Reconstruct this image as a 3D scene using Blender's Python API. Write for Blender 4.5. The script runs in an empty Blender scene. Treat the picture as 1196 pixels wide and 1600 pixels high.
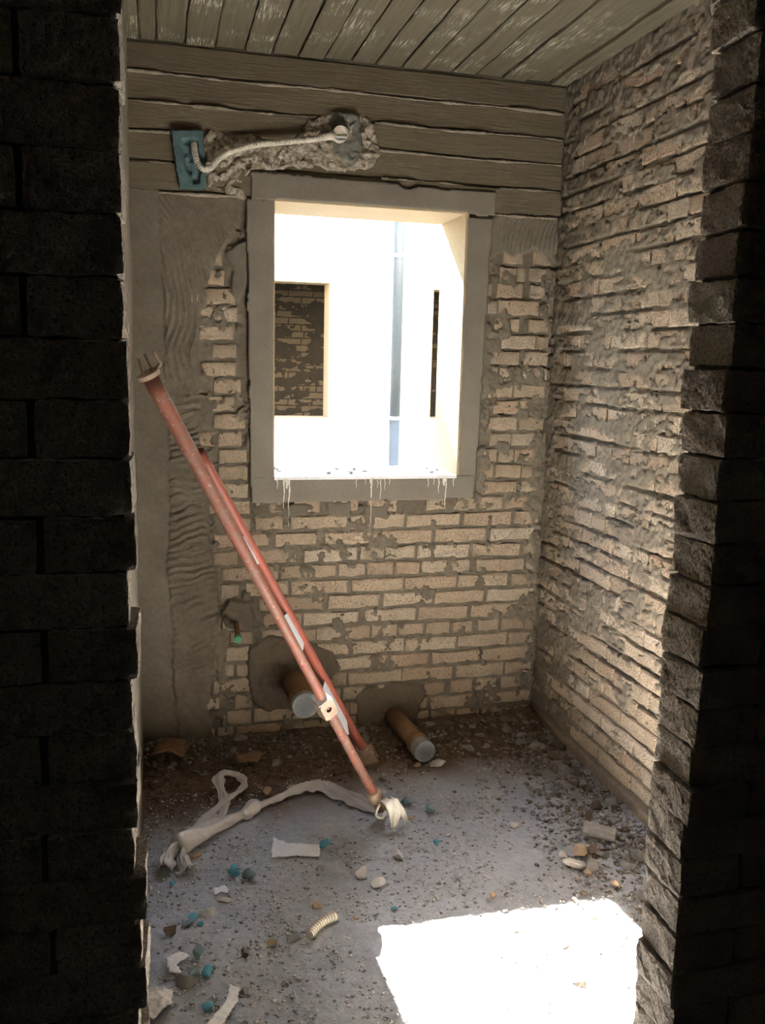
import bpy, bmesh, math, random
import numpy as np
from mathutils import Vector, Matrix, Quaternion

C = bpy.context.scene.collection
scene = bpy.context.scene
random.seed(7)
RNG = np.random.default_rng(11)
PI = math.pi

# ------------------------------------------------------------------ camera
cam_data = bpy.data.cameras.new('camera')
cam = bpy.data.objects.new('camera', cam_data)
C.objects.link(cam)
F = Vector((0.24764503, 0.95361699, -0.17113319))
R = Vector((0.96865355, -0.24726593, 0.02387173))
U = Vector((0.01955092, 0.17168049, 0.98495867))
M = Matrix((R, U, -F)).transposed().to_4x4()
M.translation = Vector((-1.6255, -3.4843, 1.581))
cam.matrix_world = M
cam_data.sensor_fit = 'VERTICAL'
cam_data.sensor_height = 36.0
cam_data.lens = 36.0 * 1376.6 / 1600.0
cam_data.clip_start = 0.02
scene.camera = cam

# ------------------------------------------------------------------ sky and sun
SUN_TRAVEL = Vector((0.057, -1.0, -0.88)).normalized()
world = bpy.data.worlds.new('sky')
scene.world = world
world.use_nodes = True
wn = world.node_tree.nodes
wl = world.node_tree.links
wn.clear()
wo = wn.new('ShaderNodeOutputWorld')
wb = wn.new('ShaderNodeBackground')
sk = wn.new('ShaderNodeTexSky')
sk.sky_type = 'NISHITA'
sk.sun_disc = False
sk.sun_elevation = math.asin(-SUN_TRAVEL.z)
sk.sun_rotation = math.atan2(-SUN_TRAVEL.x, -SUN_TRAVEL.y)
sk.dust_density = 1.0
wb.inputs['Strength'].default_value = 0.38
wl.new(sk.outputs[0], wb.inputs['Color'])
wl.new(wb.outputs[0], wo.inputs['Surface'])
sd = bpy.data.lights.new('sun', 'SUN')
sd.energy = 72.0
sd.angle = 0.009
sd.color = (1.0, 0.94, 0.84)
sun = bpy.data.objects.new('sun', sd)
sun.rotation_euler = SUN_TRAVEL.to_track_quat('-Z', 'Y').to_euler()
sun.location = (0, 8, 8)
C.objects.link(sun)
scene.view_settings.view_transform = 'Standard'
scene.view_settings.look = 'None'
scene.view_settings.gamma = 1.0
scene.view_settings.use_curve_mapping = False
scene.view_settings.exposure = 3.0

# ------------------------------------------------------------------ noise
def vnoise(x, y, seed=0):
    xi = np.floor(x).astype(np.int64); yi = np.floor(y).astype(np.int64)
    xf = x - xi; yf = y - yi
    u = xf*xf*(3-2*xf); v = yf*yf*(3-2*yf)
    def h(a, b):
        n = (a*374761393 + b*668265263 + seed*974634777) & 0xffffffff
        n = ((n ^ (n >> 13))*1274126177) & 0xffffffff
        n = n ^ (n >> 16)
        return (n & 0xffffff)/float(0xffffff)
    return (h(xi, yi)*(1-u)*(1-v)+h(xi+1, yi)*u*(1-v)+h(xi, yi+1)*(1-u)*v+h(xi+1, yi+1)*u*v)*2-1

def fbm(x, y, s, seed=0, oct=3, sy=None):
    sy = sy or s
    r = 0.0; a = 1.0; t = 0.0
    for o in range(oct):
        r = r + a*vnoise(x/s*2**o+17.3*o, y/sy*2**o+5.1*o, seed+o)
        t += a; a *= 0.5
    return r/t

def inpoly(x, y, poly):
    ins = np.zeros(np.shape(x), bool)
    n = len(poly)
    for i in range(n):
        x1, y1 = poly[i]; x2, y2 = poly[(i+1) % n]
        if y1 == y2: continue
        c = ((y1 > y) != (y2 > y)) & (x < (x2-x1)*(y-y1)/(y2-y1)+x1)
        ins ^= c
    return ins

def blur(m, k=2):
    m = m.astype(float)
    for _ in range(k):
        p = np.pad(m, 1, mode='edge')
        m = (p[:-2, 1:-1]+p[2:, 1:-1]+p[1:-1, :-2]+p[1:-1, 2:]+p[1:-1, 1:-1])/5
    return m

def smooth(a, b, x):
    t = np.clip((x-a)/(b-a), 0, 1)
    return t*t*(3-2*t)

# ------------------------------------------------------------------ materials
def lin(h):
    c = [int(h[i:i+2], 16)/255 for i in (0, 2, 4)]
    return tuple(((v/12.92) if v <= .04045 else ((v+.055)/1.055)**2.4) for v in c)+(1.0,)

class NT:
    def __init__(s, name, rough=0.9, spec=0.25):
        s.m = bpy.data.materials.new(name); s.m.use_nodes = True
        s.n = s.m.node_tree.nodes; s.l = s.m.node_tree.links
        s.b = s.n['Principled BSDF']
        s.b.inputs['Roughness'].default_value = rough
        s.b.inputs['Specular IOR Level'].default_value = spec
        s.tc = s.n.new('ShaderNodeTexCoord')
        s.co = s.tc.outputs['Object']
    def per_object(s):
        oi = s.n.new('ShaderNodeObjectInfo')
        mu = s.n.new('ShaderNodeVectorMath'); mu.operation = 'SCALE'
        mu.inputs[0].default_value = (31, 17, 23)
        s.l.new(oi.outputs['Random'], mu.inputs['Scale'])
        ad = s.n.new('ShaderNodeVectorMath'); ad.operation = 'ADD'
        s.l.new(s.co, ad.inputs[0]); s.l.new(mu.outputs[0], ad.inputs[1])
        s.co = ad.outputs[0]
        return oi.outputs['Random']
    def noise(s, scale, detail=4, stretch=None, rough=0.55):
        nz = s.n.new('ShaderNodeTexNoise')
        nz.inputs['Scale'].default_value = scale
        nz.inputs['Detail'].default_value = detail
        nz.inputs['Roughness'].default_value = rough
        if stretch:
            mp = s.n.new('ShaderNodeMapping'); mp.inputs['Scale'].default_value = stretch
            s.l.new(s.co, mp.inputs[0]); s.l.new(mp.outputs[0], nz.inputs['Vector'])
        else:
            s.l.new(s.co, nz.inputs['Vector'])
        return nz.outputs['Fac']
    def ramp(s, fac, stops):
        r = s.n.new('ShaderNodeValToRGB')
        e = r.color_ramp.elements
        while len(e) < len(stops): e.new(0.5)
        for q, (p, c) in zip(e, stops):
            q.position = p; q.color = c if len(c) == 4 else tuple(c)+(1,)
        s.l.new(fac, r.inputs[0]); return r.outputs[0]
    def val(s, fac, a, b, lo=0., hi=1.):
        r = s.n.new('ShaderNodeMapRange')
        for k, v in zip(('From Min', 'From Max', 'To Min', 'To Max'), (a, b, lo, hi)):
            r.inputs[k].default_value = v
        s.l.new(fac, r.inputs['Value']); return r.outputs[0]
    def mix(s, fac, a, b, kind='MIX'):
        m = s.n.new('ShaderNodeMix'); m.data_type = 'RGBA'; m.blend_type = kind
        if isinstance(fac, (int, float)): m.inputs[0].default_value = fac
        else: s.l.new(fac, m.inputs[0])
        for i, v in ((6, a), (7, b)):
            if isinstance(v, tuple): m.inputs[i].default_value = v if len(v) == 4 else v+(1,)
            else: s.l.new(v, m.inputs[i])
        return m.outputs[2]
    def attr(s, name):
        a = s.n.new('ShaderNodeAttribute'); a.attribute_name = name; return a.outputs['Fac']
    def color(s, c):
        if isinstance(c, tuple): s.b.inputs['Base Color'].default_value = c if len(c) == 4 else c+(1,)
        else: s.l.new(c, s.b.inputs['Base Color'])
    def bump(s, fac, dist, strength=1.0, prev=None):
        b = s.n.new('ShaderNodeBump'); b.inputs['Distance'].default_value = dist
        b.inputs['Strength'].default_value = strength
        s.l.new(fac, b.inputs['Height'])
        if prev is not None: s.l.new(prev, b.inputs['Normal'])
        s.l.new(b.outputs[0], s.b.inputs['Normal']); return b.outputs[0]

def brick_material(name, stops, pit=70., dark=(.20, .15, .105), pith=.0035, dust=None, unit=None):
    t = NT(name, .95, .15)
    if unit:
        mp = t.n.new('ShaderNodeMapping'); mp.inputs['Scale'].default_value = unit
        t.l.new(t.co, mp.inputs[0]); t.co = mp.outputs[0]
    rnd = t.per_object()
    base = t.ramp(rnd, stops)
    big = t.noise(14, 3)
    base = t.mix(t.val(big, .4, .75, 0, .45), base, (.30, .235, .16))
    g = t.noise(pit*3.2, 2)
    base = t.mix(t.val(g, .35, .75, 0, .55), base, tuple(v*.62 for v in stops[0][1][:3]))
    p = t.noise(pit, 3, rough=.7)
    pm = t.val(p, .36, .44, .85, 0)
    base = t.mix(pm, base, dark)
    if dust: base = t.mix(t.val(t.noise(30, 4), .45, .6, 0, .8), base, dust)
    t.color(base)
    n1 = t.bump(g, .0035, .9)
    t.bump(t.val(p, .34, .5, 0, 1), pith, .8, n1)
    return t.m

MAT = {}
MAT['brick'] = brick_material('sand lime brick', [(0, (.56, .45, .32)), (.35, (.50, .37, .26)), (.6, (.62, .51, .38)), (.8, (.53, .37, .25)), (1, (.66, .57, .45))], pit=150, unit=(.22, 1, .055))
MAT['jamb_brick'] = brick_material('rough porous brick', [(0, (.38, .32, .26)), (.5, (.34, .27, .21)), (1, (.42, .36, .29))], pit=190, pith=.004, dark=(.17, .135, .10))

MAT['dim_brick'] = brick_material('brick darkened for room shade', [(0, (.20, .17, .13)), (1, (.25, .21, .16))], unit=(.22, 1, .055))  # darker copy of the brick; the room's shade is in the colour
def mortar_mat():
    t = NT('cement mortar', .95, .15)
    a = t.noise(9, 5); b = t.noise(60, 4); c = t.noise(260, 2)
    base = t.mix(t.val(a, .3, .7), (.135, .112, .082), (.195, .163, .122))
    base = t.mix(t.val(b, .4, .7, 0, .5), base, (.10, .082, .06))
    dark = t.attr('dark'); pale = t.attr('pale'); grey = t.attr('grey')
    base = t.mix(dark, base, t.mix(t.val(b, .3, .7), (.085, .066, .045), (.13, .10, .07)))
    base = t.mix(grey, base, t.mix(t.val(a, .3, .7), (.15, .132, .10), (.19, .17, .135)))
    base = t.mix(pale, base, t.mix(t.val(b, .35, .65), (.50, .41, .30), (.36, .29, .21)))
    t.color(base)
    n1 = t.bump(b, .004, .6)
    t.bump(c, .0016, .7, n1)
    return t.m
MAT['mortar'] = mortar_mat()

def simple(name, c1, c2, s1=12, s2=120, bump=.002, rough=.9, spec=.2, stretch=None, obj=False):
    t = NT(name, rough, spec)
    if obj: t.per_object()
    a = t.noise(s1, 5, stretch); b = t.noise(s2, 3, stretch)
    base = t.mix(t.val(a, .3, .7), c1, c2)
    base = t.mix(t.val(b, .4, .7, 0, .3), base, tuple(v*.6 for v in c1[:3]))
    t.color(base)
    t.bump(b, bump, .7)
    return t.m
MAT['plaster'] = simple('smooth grey render', (.185, .16, .125), (.225, .198, .158), 7, 150, .0012)
MAT['column'] = simple('trowelled column face', (.125, .108, .075), (.17, .148, .108), 5, 130, .0015)
MAT['fin'] = simple('cement burr', (.24, .20, .15), (.34, .29, .22), 40, 150, .003)
MAT['chip'] = simple('hacked concrete', (.17, .14, .10), (.52, .44, .35), 60, 150, .008)
MAT['wetcement'] = simple('dark cement patch', (.12, .115, .095), (.19, .18, .15), 30, 120, .004)
def board_mat(name, c1, c2, paint, stretch, amt, pc=(.36, .32, .24)):
    t = NT(name, .9, .2)
    rnd = t.per_object()
    a = t.noise(16, 6, stretch, .6); b = t.noise(5, 3); c = t.noise(45, 4, stretch, .7)
    base = t.mix(t.val(a, .3, .7), c1, c2)
    base = t.mix(t.val(rnd, 0, 1, 0, .4), base, c1)
    m = t.val(c, .52, .60, 0, 1)
    m2 = t.val(b, .5, .62, 0, amt)
    mm = t.n.new('ShaderNodeMath'); mm.operation = 'MULTIPLY'
    t.l.new(m, mm.inputs[0]); t.l.new(m2, mm.inputs[1])
    base = t.mix(mm.outputs[0], base, pc)
    t.color(base)
    t.bump(a, .006, .6)
    return t.m
MAT['beam_board'] = board_mat('board marked beam concrete', (.115, .092, .058), (.165, .135, .09), 1, (.6, 6, 9), .25)
MAT['ceil_board'] = board_mat('board marked ceiling concrete', (.095, .080, .050), (.145, .125, .082), 1, (5, .22, 4), 1.0, (.44, .40, .31))
MAT['dim_room'] = simple('bare cement darkened for room shade', (.06, .055, .045), (.08, .07, .06))  # cement darkened to hold the shade of the room across the well
MAT['deep'] = simple('dark core concrete', (.08, .065, .045), (.10, .085, .06))  # dark concrete of the cores behind boards and bricks
MAT['cream'] = simple('cream wall paint', (.40, .315, .19), (.43, .34, .21), 4, 80, .0008, .75)
MAT['sill_white'] = simple('white sill paint', (.80, .80, .80), (.86, .86, .86), 4, 80, .001, .6)
MAT['facade'] = simple('pale facade paint', (.80, .78, .74), (.84, .82, .78), 2, 60, .0008, .8)
MAT['drip'] = simple('dried white paint', (.66, .62, .54), (.74, .70, .62), 20, 90, .0008, .6)
MAT['pipe_grey'] = simple('grey plastic downpipe', (.055, .072, .086), (.07, .088, .102), 4, 60, .0004, .45, .4)
MAT['pvc_brown'] = simple('dusty brown drain pipe', (.22, .125, .062), (.30, .19, .11), 10, 90, .0008, .6, .3)
MAT['pvc_cap'] = simple('grey drain pipe cap', (.24, .25, .26), (.32, .33, .33), 14, 90, .0008, .6, .3)
MAT['green'] = simple('green plastic plug', (.10, .42, .24), (.14, .50, .30), 20, 90, .0004, .5, .4)
MAT['conduit'] = simple('cream corrugated conduit', (.56, .50, .41), (.64, .58, .48), 20, 90, .0004, .55, .35)
MAT['teal'] = simple('teal painted box', (.07, .118, .12), (.11, .165, .168), 22, 110, .003, .8)
MAT['cyan'] = simple('cyan hardened filler', (.12, .38, .50), (.20, .52, .64), 30, 110, .003, .9, obj=True)
MAT['tealgrey'] = simple('dusty teal filler', (.14, .25, .27), (.30, .38, .38), 40, 110, .003, .9, obj=True)
MAT['stone_grey'] = simple('grey rubble', (.26, .25, .235), (.43, .41, .39), 30, 110, .004, .95, obj=True)
MAT['stone_brown'] = simple('brown rubble', (.15, .11, .08), (.27, .21, .16), 30, 110, .004, .95, obj=True)
MAT['stone_white'] = simple('pale plaster lump', (.60, .57, .53), (.76, .72, .67), 40, 120, .004, .95, obj=True)
MAT['stone_tan'] = simple('tan brick chip', (.50, .36, .24), (.62, .47, .33), 40, 120, .003, .95, obj=True)
MAT['brown_board'] = simple('brown cardboard', (.22, .13, .08), (.30, .19, .12), 12, 80, .001, .9)
MAT['paper'] = simple('white paper', (.74, .74, .74), (.82, .82, .82), 10, 90, .0006, .8)
MAT['galv'] = simple('galvanised plate whitened by sky glare', (.66, .68, .72), (.76, .78, .82), 14, 90, .0005, .4, .5)  # metal whitened: sky light on gussets and clamp flap is in this colour
def red_mat():
    t = NT('worn red paint', .6, .35)
    a = t.noise(9, 5); b = t.noise(38, 5, rough=.7); c = t.noise(90, 4)
    base = t.mix(t.val(a, .35, .7), (.215, .062, .038), (.155, .062, .044))
    base = t.mix(t.val(b, .42, .62, 0, .75), base, (.155, .10, .07))
    base = t.mix(t.val(c, .60, .68, 0, .4), base, (.40, .29, .22))
    t.color(base); t.bump(b, .001, .6); return t.m
MAT['red'] = red_mat()
MAT['bright_red'] = simple('fresher red paint', (.26, .055, .030), (.19, .058, .038), 12, 90, .0008, .6, .35)
MAT['rust'] = simple('rusty steel', (.25, .165, .11), (.36, .26, .19), 30, 120, .001, .7, .4)
def film_mat():
    t = NT('cloudy plastic film', .45, .4)
    a = t.noise(25, 5)
    t.color(t.mix(t.val(a, .35, .7), (.68, .64, .61), (.82, .79, .76)))
    t.b.inputs['Transmission Weight'].default_value = .25
    t.b.inputs['Alpha'].default_value = .9
    t.bump(t.noise(60, 3), .003, .6); return t.m
MAT['film'] = film_mat()
def floor_mat():
    t = NT('dusty concrete floor', .95, .12)
    a = t.noise(5, 6); b = t.noise(45, 5); c = t.noise(220, 3); d = t.noise(110, 4)
    base = t.mix(t.val(a, .35, .7), (.37, .385, .41), (.465, .485, .52))
    base = t.mix(t.val(b, .42, .68, 0, .5), base, (.29, .295, .305))
    base = t.mix(t.val(d, .60, .66, 0, .7), base, (.56, .57, .585))
    base = t.mix(t.attr('dirt'), base, t.mix(t.val(b, .35, .65), (.125, .082, .055), (.19, .135, .10)))
    t.color(base)
    n1 = t.bump(b, .006, .6)
    t.bump(c, .003, .8, n1)
    return t.m
MAT['floor'] = floor_mat()

# ------------------------------------------------------------------ object helpers
def link(name, me, mat, parent=None, smooth_=False):
    o = bpy.data.objects.new(name, me); C.objects.link(o)
    if mat is not None and not me.materials: me.materials.append(MAT[mat] if isinstance(mat, str) else mat)
    if parent is not None: o.parent = parent
    if smooth_: me.shade_smooth()
    return o

def tag(o, label=None, cat=None, group=None, kind=None):
    if label: o['label'] = label
    if cat: o['category'] = cat
    if group: o['group'] = group
    if kind: o['kind'] = kind
    return o

def empty(name, loc=(0, 0, 0), kind=None):
    o = bpy.data.objects.new(name, None); C.objects.link(o); o.location = loc
    o.empty_display_size = .05
    if kind: o['kind'] = kind
    return o

def bm_obj(name, bm, mat, parent=None, smooth_=False):
    me = bpy.data.meshes.new(name); bm.normal_update(); bm.to_mesh(me); bm.free()
    return link(name, me, mat, parent, smooth_)

def grid_mesh(name, P, keep=None, attrs=None, mat=None, parent=None, flip=False):
    """P: (ni,nj,3) array; keep: (ni-1,nj-1) bool."""
    ni, nj = P.shape[:2]
    idx = np.arange(ni*nj).reshape(ni, nj)
    q = np.stack([idx[:-1, :-1], idx[1:, :-1], idx[1:, 1:], idx[:-1, 1:]], -1)
    if flip: q = q[..., ::-1]
    q = q[keep] if keep is not None else q.reshape(-1, 4)
    used = np.unique(q)
    rm = np.full(ni*nj, -1); rm[used] = np.arange(len(used))
    q = rm[q]; V = P.reshape(-1, 3)[used]
    me = bpy.data.meshes.new(name)
    me.vertices.add(len(V)); me.vertices.foreach_set('co', V.astype(np.float32).ravel())
    me.loops.add(q.size); me.loops.foreach_set('vertex_index', q.astype(np.int32).ravel())
    me.polygons.add(len(q)); me.polygons.foreach_set('loop_start', np.arange(0, q.size, 4, dtype=np.int32))
    me.update(calc_edges=True)
    for k, a in (attrs or {}).items():
        at = me.attributes.new(k, 'FLOAT', 'POINT')
        at.data.foreach_set('value', a.ravel()[used].astype(np.float32))
    me.validate()
    return link(name, me, mat, parent, True)

def box_bm(boxes):
    bm = bmesh.new()
    for (x0, x1, y0, y1, z0, z1) in boxes:
        r = bmesh.ops.create_cube(bm, size=1)
        bmesh.ops.scale(bm, vec=(x1-x0, y1-y0, z1-z0), verts=r['verts'])
        bmesh.ops.translate(bm, vec=((x0+x1)/2, (y0+y1)/2, (z0+z1)/2), verts=r['verts'])
    return bm

def catmull(pts, n=6):
    P = [Vector(p) for p in pts]; P = [P[0]*2-P[1]]+P+[P[-1]*2-P[-2]]
    out = []
    for i in range(1, len(P)-2):
        for k in range(n):
            t = k/n
            a, b, c, d = P[i-1], P[i], P[i+1], P[i+2]
            out.append(.5*((2*b)+(c-a)*t+(2*a-5*b+4*c-d)*t*t+(3*b-a-3*c+d)*t**3))
    out.append(P[-2]); return out

def tube_bm(path, radii, n=12, caps=True, bm=None, jit=0, ridge=0):
    bm = bm or bmesh.new()
    path = [Vector(p) for p in path]
    if not hasattr(radii, '__len__'): radii = [radii]*len(path)
    t0 = (path[1]-path[0]).normalized()
    up = Vector((0, 0, 1)) if abs(t0.z) < .9 else Vector((1, 0, 0))
    nrm = (up-t0*up.dot(t0)).normalized()
    rings = []
    for i, p in enumerate(path):
        t = (path[min(i+1, len(path)-1)]-path[max(i-1, 0)]).normalized()
        nrm = (nrm-t*nrm.dot(t)).normalized(); bn = t.cross(nrm)
        rings.append([bm.verts.new(p+(nrm*math.cos(2*PI*k/n)+bn*math.sin(2*PI*k/n))*(radii[i]*(1+random.uniform(-jit, jit)+ridge*math.sin(3*2*PI*k/n+i*.35)+ridge*.6*math.sin(5*2*PI*k/n-i*.5)))) for k in range(n)])
    for a, b in zip(rings, rings[1:]):
        for k in range(n): bm.faces.new((a[k], a[(k+1) % n], b[(k+1) % n], b[k]))
    if caps:
        bm.faces.new(rings[0][::-1]); bm.faces.new(rings[-1])
    return bm

def corrugated(name, path, r, pitch, mat, parent=None):
    pts = catmull(path, 12)
    L = [0]
    for a, b in zip(pts, pts[1:]): L.append(L[-1]+(b-a).length)
    N = int(L[-1]/pitch*4)
    out = []; rad = []; j = 0
    for i in range(N+1):
        s = L[-1]*i/N
        while j < len(L)-2 and L[j+1] < s: j += 1
        t = (s-L[j])/max(1e-9, L[j+1]-L[j]); out.append(pts[j].lerp(pts[j+1], t))
        rad.append(r*(1.0 if i % 4 in (0, 1) else .82))
    return bm_obj(name, tube_bm(out, rad, 12), mat, parent)

def ribbon(name, path, mat, parent=None, thick=.0012, na=17, seed=0, fold=.4, lift=.006):
    """path points (x,y,z,width): a crumpled strip, arched and folded across, given thickness"""
    rnd = random.Random(seed)
    P = catmull([p[:3] for p in path], 7)
    W = []
    for i in range(len(path)-1):
        for k in range(7): W.append(path[i][3]+(path[i+1][3]-path[i][3])*k/7)
    W.append(path[-1][3])
    bm = bmesh.new(); rows = []
    ph = [rnd.uniform(0, 6) for _ in range(4)]
    for i, p in enumerate(P):
        t = (P[min(i+1, len(P)-1)]-P[max(i-1, 0)]); t.z = 0; t.normalize()
        s = Vector((-t.y, t.x, 0)); w = W[i]*(1+.18*math.sin(i*.9+ph[0]))
        row = []
        for k in range(na):
            u = k/(na-1)*2-1
            z = (1-u*u)*lift*1.6+fold*w*.22*math.sin(u*5+i*.35+ph[1])*math.cos(u*2+i*.5+ph[2])
            z += rnd.uniform(-.0015, .0015)+fold*w*.09*math.sin(u*13+i*.25)
            row.append(bm.verts.new(p+s*(u*w/2*(1-.25*abs(math.sin(i*.6+ph[3]))))+Vector((0, 0, abs(z)+.003))))
        rows.append(row)
    for a, b in zip(rows, rows[1:]):
        for k in range(na-1): bm.faces.new((a[k], a[k+1], b[k+1], b[k]))
    o = bm_obj(name, bm, mat, parent, True)
    md = o.modifiers.new('thickness', 'SOLIDIFY'); md.thickness = thick; md.offset = 1
    return o

def sheet(name, poly, z, mat, seed=0, amp=.006, thick=.002, res=.0035, parent=None, torn=.003):
    xs = [p[0] for p in poly]; ys = [p[1] for p in poly]
    gx = np.arange(min(xs)-.01, max(xs)+.01, res); gy = np.arange(min(ys)-.01, max(ys)+.01, res)
    X, Y = np.meshgrid(gx, gy, indexing='ij')
    cx, cy = (X[1:, 1:]+X[:-1, :-1])/2, (Y[1:, 1:]+Y[:-1, :-1])/2
    keep = inpoly(cx+torn*fbm(cx, cy, .015, seed), cy+torn*fbm(cx, cy, .015, seed+4), poly)
    Z = z+amp*(1+fbm(X, Y, .05, seed))+amp*.5*np.abs(fbm(X, Y, .02, seed+3))
    o = grid_mesh(name, np.stack([X, Y, Z], -1), keep, None, mat, parent)
    md = o.modifiers.new('thickness', 'SOLIDIFY'); md.thickness = thick; md.offset = 1
    return o

def hpatch(name, poly, base, amp, sc, mat, parent, res=.006, warp=.012, seed=0, edge=.012, wall='back', oct=3):
    """rough patch lying on the back wall: poly in (x,z), height towards the room"""
    xs = [p[0] for p in poly]; zs = [p[1] for p in poly]
    gx = np.arange(min(xs)-.03, max(xs)+.03, res); gz = np.arange(min(zs)-.03, max(zs)+.03, res)
    X, Z = np.meshgrid(gx, gz, indexing='ij')
    m = inpoly(X+warp*fbm(X, Z, .035, seed), Z+warp*fbm(X, Z, .035, seed+7), poly)
    soft = np.clip(blur(m, 4)*1.9-.75, 0, 1)
    H = base+amp*fbm(X, Z, sc, seed+2, oct)-edge*(1-soft)
    keep = (m[1:, 1:] | m[:-1, :-1] | m[1:, :-1] | m[:-1, 1:])
    return grid_mesh(name, np.stack([X, -H, Z], -1), keep, None, mat, parent)

# ------------------------------------------------------------------ bricks
def brick_mesh(name, nx, ny, nz, seed, rough, mat, edge=.12):
    """unit brick, x -.5..+.5, y 0 (face) .. 1 (back), z -.5..+.5; rounded irregular arrises"""
    rnd = random.Random(seed)
    bm = bmesh.new(); V = {}
    for i in range(nx+1):
        for j in range(ny+1):
            for k in range(nz+1):
                if i in (0, nx) or j in (0, ny) or k in (0, nz):
                    c = [i/nx-.5, j/ny, k/nz-.5]
                    V[i, j, k] = bm.verts.new(c)
    def f(a, b, c, d):
        bm.faces.new([V[q] for q in (a, b, c, d)])
    for i in range(nx):
        for k in range(nz):
            f((i, 0, k), (i+1, 0, k), (i+1, 0, k+1), (i, 0, k+1)); f((i, ny, k), (i, ny, k+1), (i+1, ny, k+1), (i+1, ny, k))
    for j in range(ny):
        for k in range(nz):
            f((0, j, k), (0, j, k+1), (0, j+1, k+1), (0, j+1, k)); f((nx, j, k), (nx, j+1, k), (nx, j+1, k+1), (nx, j, k+1))
    for i in range(nx):
        for j in range(ny):
            f((i, j, 0), (i, j+1, 0), (i+1, j+1, 0), (i+1, j, 0)); f((i, j, nz), (i+1, j, nz), (i+1, j+1, nz), (i, j+1, nz))
    return bm, V

def small_brick(seed):
    """about 50 triangles: chamfered, chipped face; size 1 x .05 deep x 1, scaled per brick"""
    rnd = random.Random(seed); bm = bmesh.new()
    nx = 5
    def ring(y, inset_x, inset_z, j):
        j *= 1.5; pts = []
        xs = [-.5+inset_x+(1-2*inset_x)*i/nx for i in range(nx+1)]
        for x in xs: pts.append((x+rnd.uniform(-j, j)*.4, y, -.5+inset_z+rnd.uniform(-j, j)*1.3))
        for x in xs[::-1]: pts.append((x+rnd.uniform(-j, j)*.4, y, .5-inset_z+rnd.uniform(-j, j)*1.3))
        return [bm.verts.new(p) for p in pts]
    back = ring(.05, .0, .0, 0.0); mid = ring(.0042, 0.0, 0.0, .035); fr = ring(-.0002+rnd.uniform(-.0005, .0005), .022, .085, .03)
    n = len(back)
    for a, b in ((back, mid), (mid, fr)):
        for k in range(n): bm.faces.new((a[k], a[(k+1) % n], b[(k+1) % n], b[k]))
    m = len(fr)//2
    for i in range(m-1): bm.faces.new((fr[i], fr[i+1], fr[2*m-2-i], fr[2*m-1-i]))
    bmesh.ops.recalc_face_normals(bm, faces=bm.faces)
    me = bpy.data.meshes.new('brick'); bm.to_mesh(me); bm.free(); me.materials.append(MAT['brick'])
    return me
SMALL = [small_brick(s) for s in range(10)]

def rough_brick(seed, L, D, H, nx, ny, nz, amp, cr=.008):
    """a whole brick with worn arrises, real size, centred; x length, y depth, z height"""
    bm, V = brick_mesh('b', nx, ny, nz, seed, 0, None)
    from mathutils import noise
    off = Vector((seed*3.1, seed*1.7, 0))
    for v in bm.verts:
        p = Vector((v.co.x*L, (v.co.y-.5)*D, v.co.z*H))
        # rounding: pull the corners in
        q = Vector((max(-L/2+cr, min(L/2-cr, p.x)), max(-D/2+cr, min(D/2-cr, p.y)), max(-H/2+cr, min(H/2-cr, p.z))))
        d = p-q
        if d.length > 1e-9: p = q+d.normalized()*min(d.length, cr)
        n = noise.noise_vector((p+off)*30)*amp + noise.noise_vector((p+off)*95)*amp*.8
        v.co = p+n
    bmesh.ops.recalc_face_normals(bm, faces=bm.faces)
    me = bpy.data.meshes.new('brick'); bm.to_mesh(me); bm.free(); me.materials.append(MAT['jamb_brick'])
    return me

def put(name, me, parent, loc, rot=(0, 0, 0), scale=(1, 1, 1)):
    o = bpy.data.objects.new(name, me); C.objects.link(o); o.parent = parent
    o.location = loc; o.rotation_euler = rot; o.scale = scale
    return o
PITCH = .068
H = 2.68
LEFT = -1.70

# ================================================================== FLOOR
WXL, WXR, WZB, WZT = -1.172, -.408, 1.109, 2.159      # window opening
floor = bm_obj('floor', box_bm([(-3.2, 1.4, -5.4, .29, -.15, -.012)]), 'deep'); tag(floor, kind='structure')
gx = np.arange(-3.15, 1.35, .05); 
def floor_part(name, x0, x1, y0, y1, res):
    gx = np.arange(x0, x1+res*.5, res); gy = np.arange(y0, y1+res*.5, res)
    X, Y = np.meshgrid(gx, gy, indexing='ij')
    db = -Y; dr = -X; dl = X-LEFT
    n = fbm(X, Y, .25, 3)
    heap = .030*np.exp(-np.clip(db, 0, 9)/.11)+.022*np.exp(-np.clip(dr, 0, 9)/.10)*(X < 0)*(Y > -2.2)
    Z = heap*(1+.5*n)+.005*fbm(X, Y, .12, 9)+.0035*fbm(X, Y, .03, 5)+.0022*fbm(X, Y, .012, 6)
    dirt = smooth(.62, .30, db+.12*fbm(X, Y, .2, 31)-.18*smooth(-.7, -1.6, X))
    dirt = np.maximum(dirt, .6*smooth(.20, .05, dr+.05*n)*smooth(1.1, .6, db))
    grid_mesh(name, np.stack([X, Y, Z], -1), None, {'dirt': dirt}, 'floor', floor)
floor_part('concrete_surface', -1.76, .04, -2.20, .02, .0055)
floor_part('hall_surface', -3.15, 1.35, -5.35, -2.20, .06)

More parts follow.
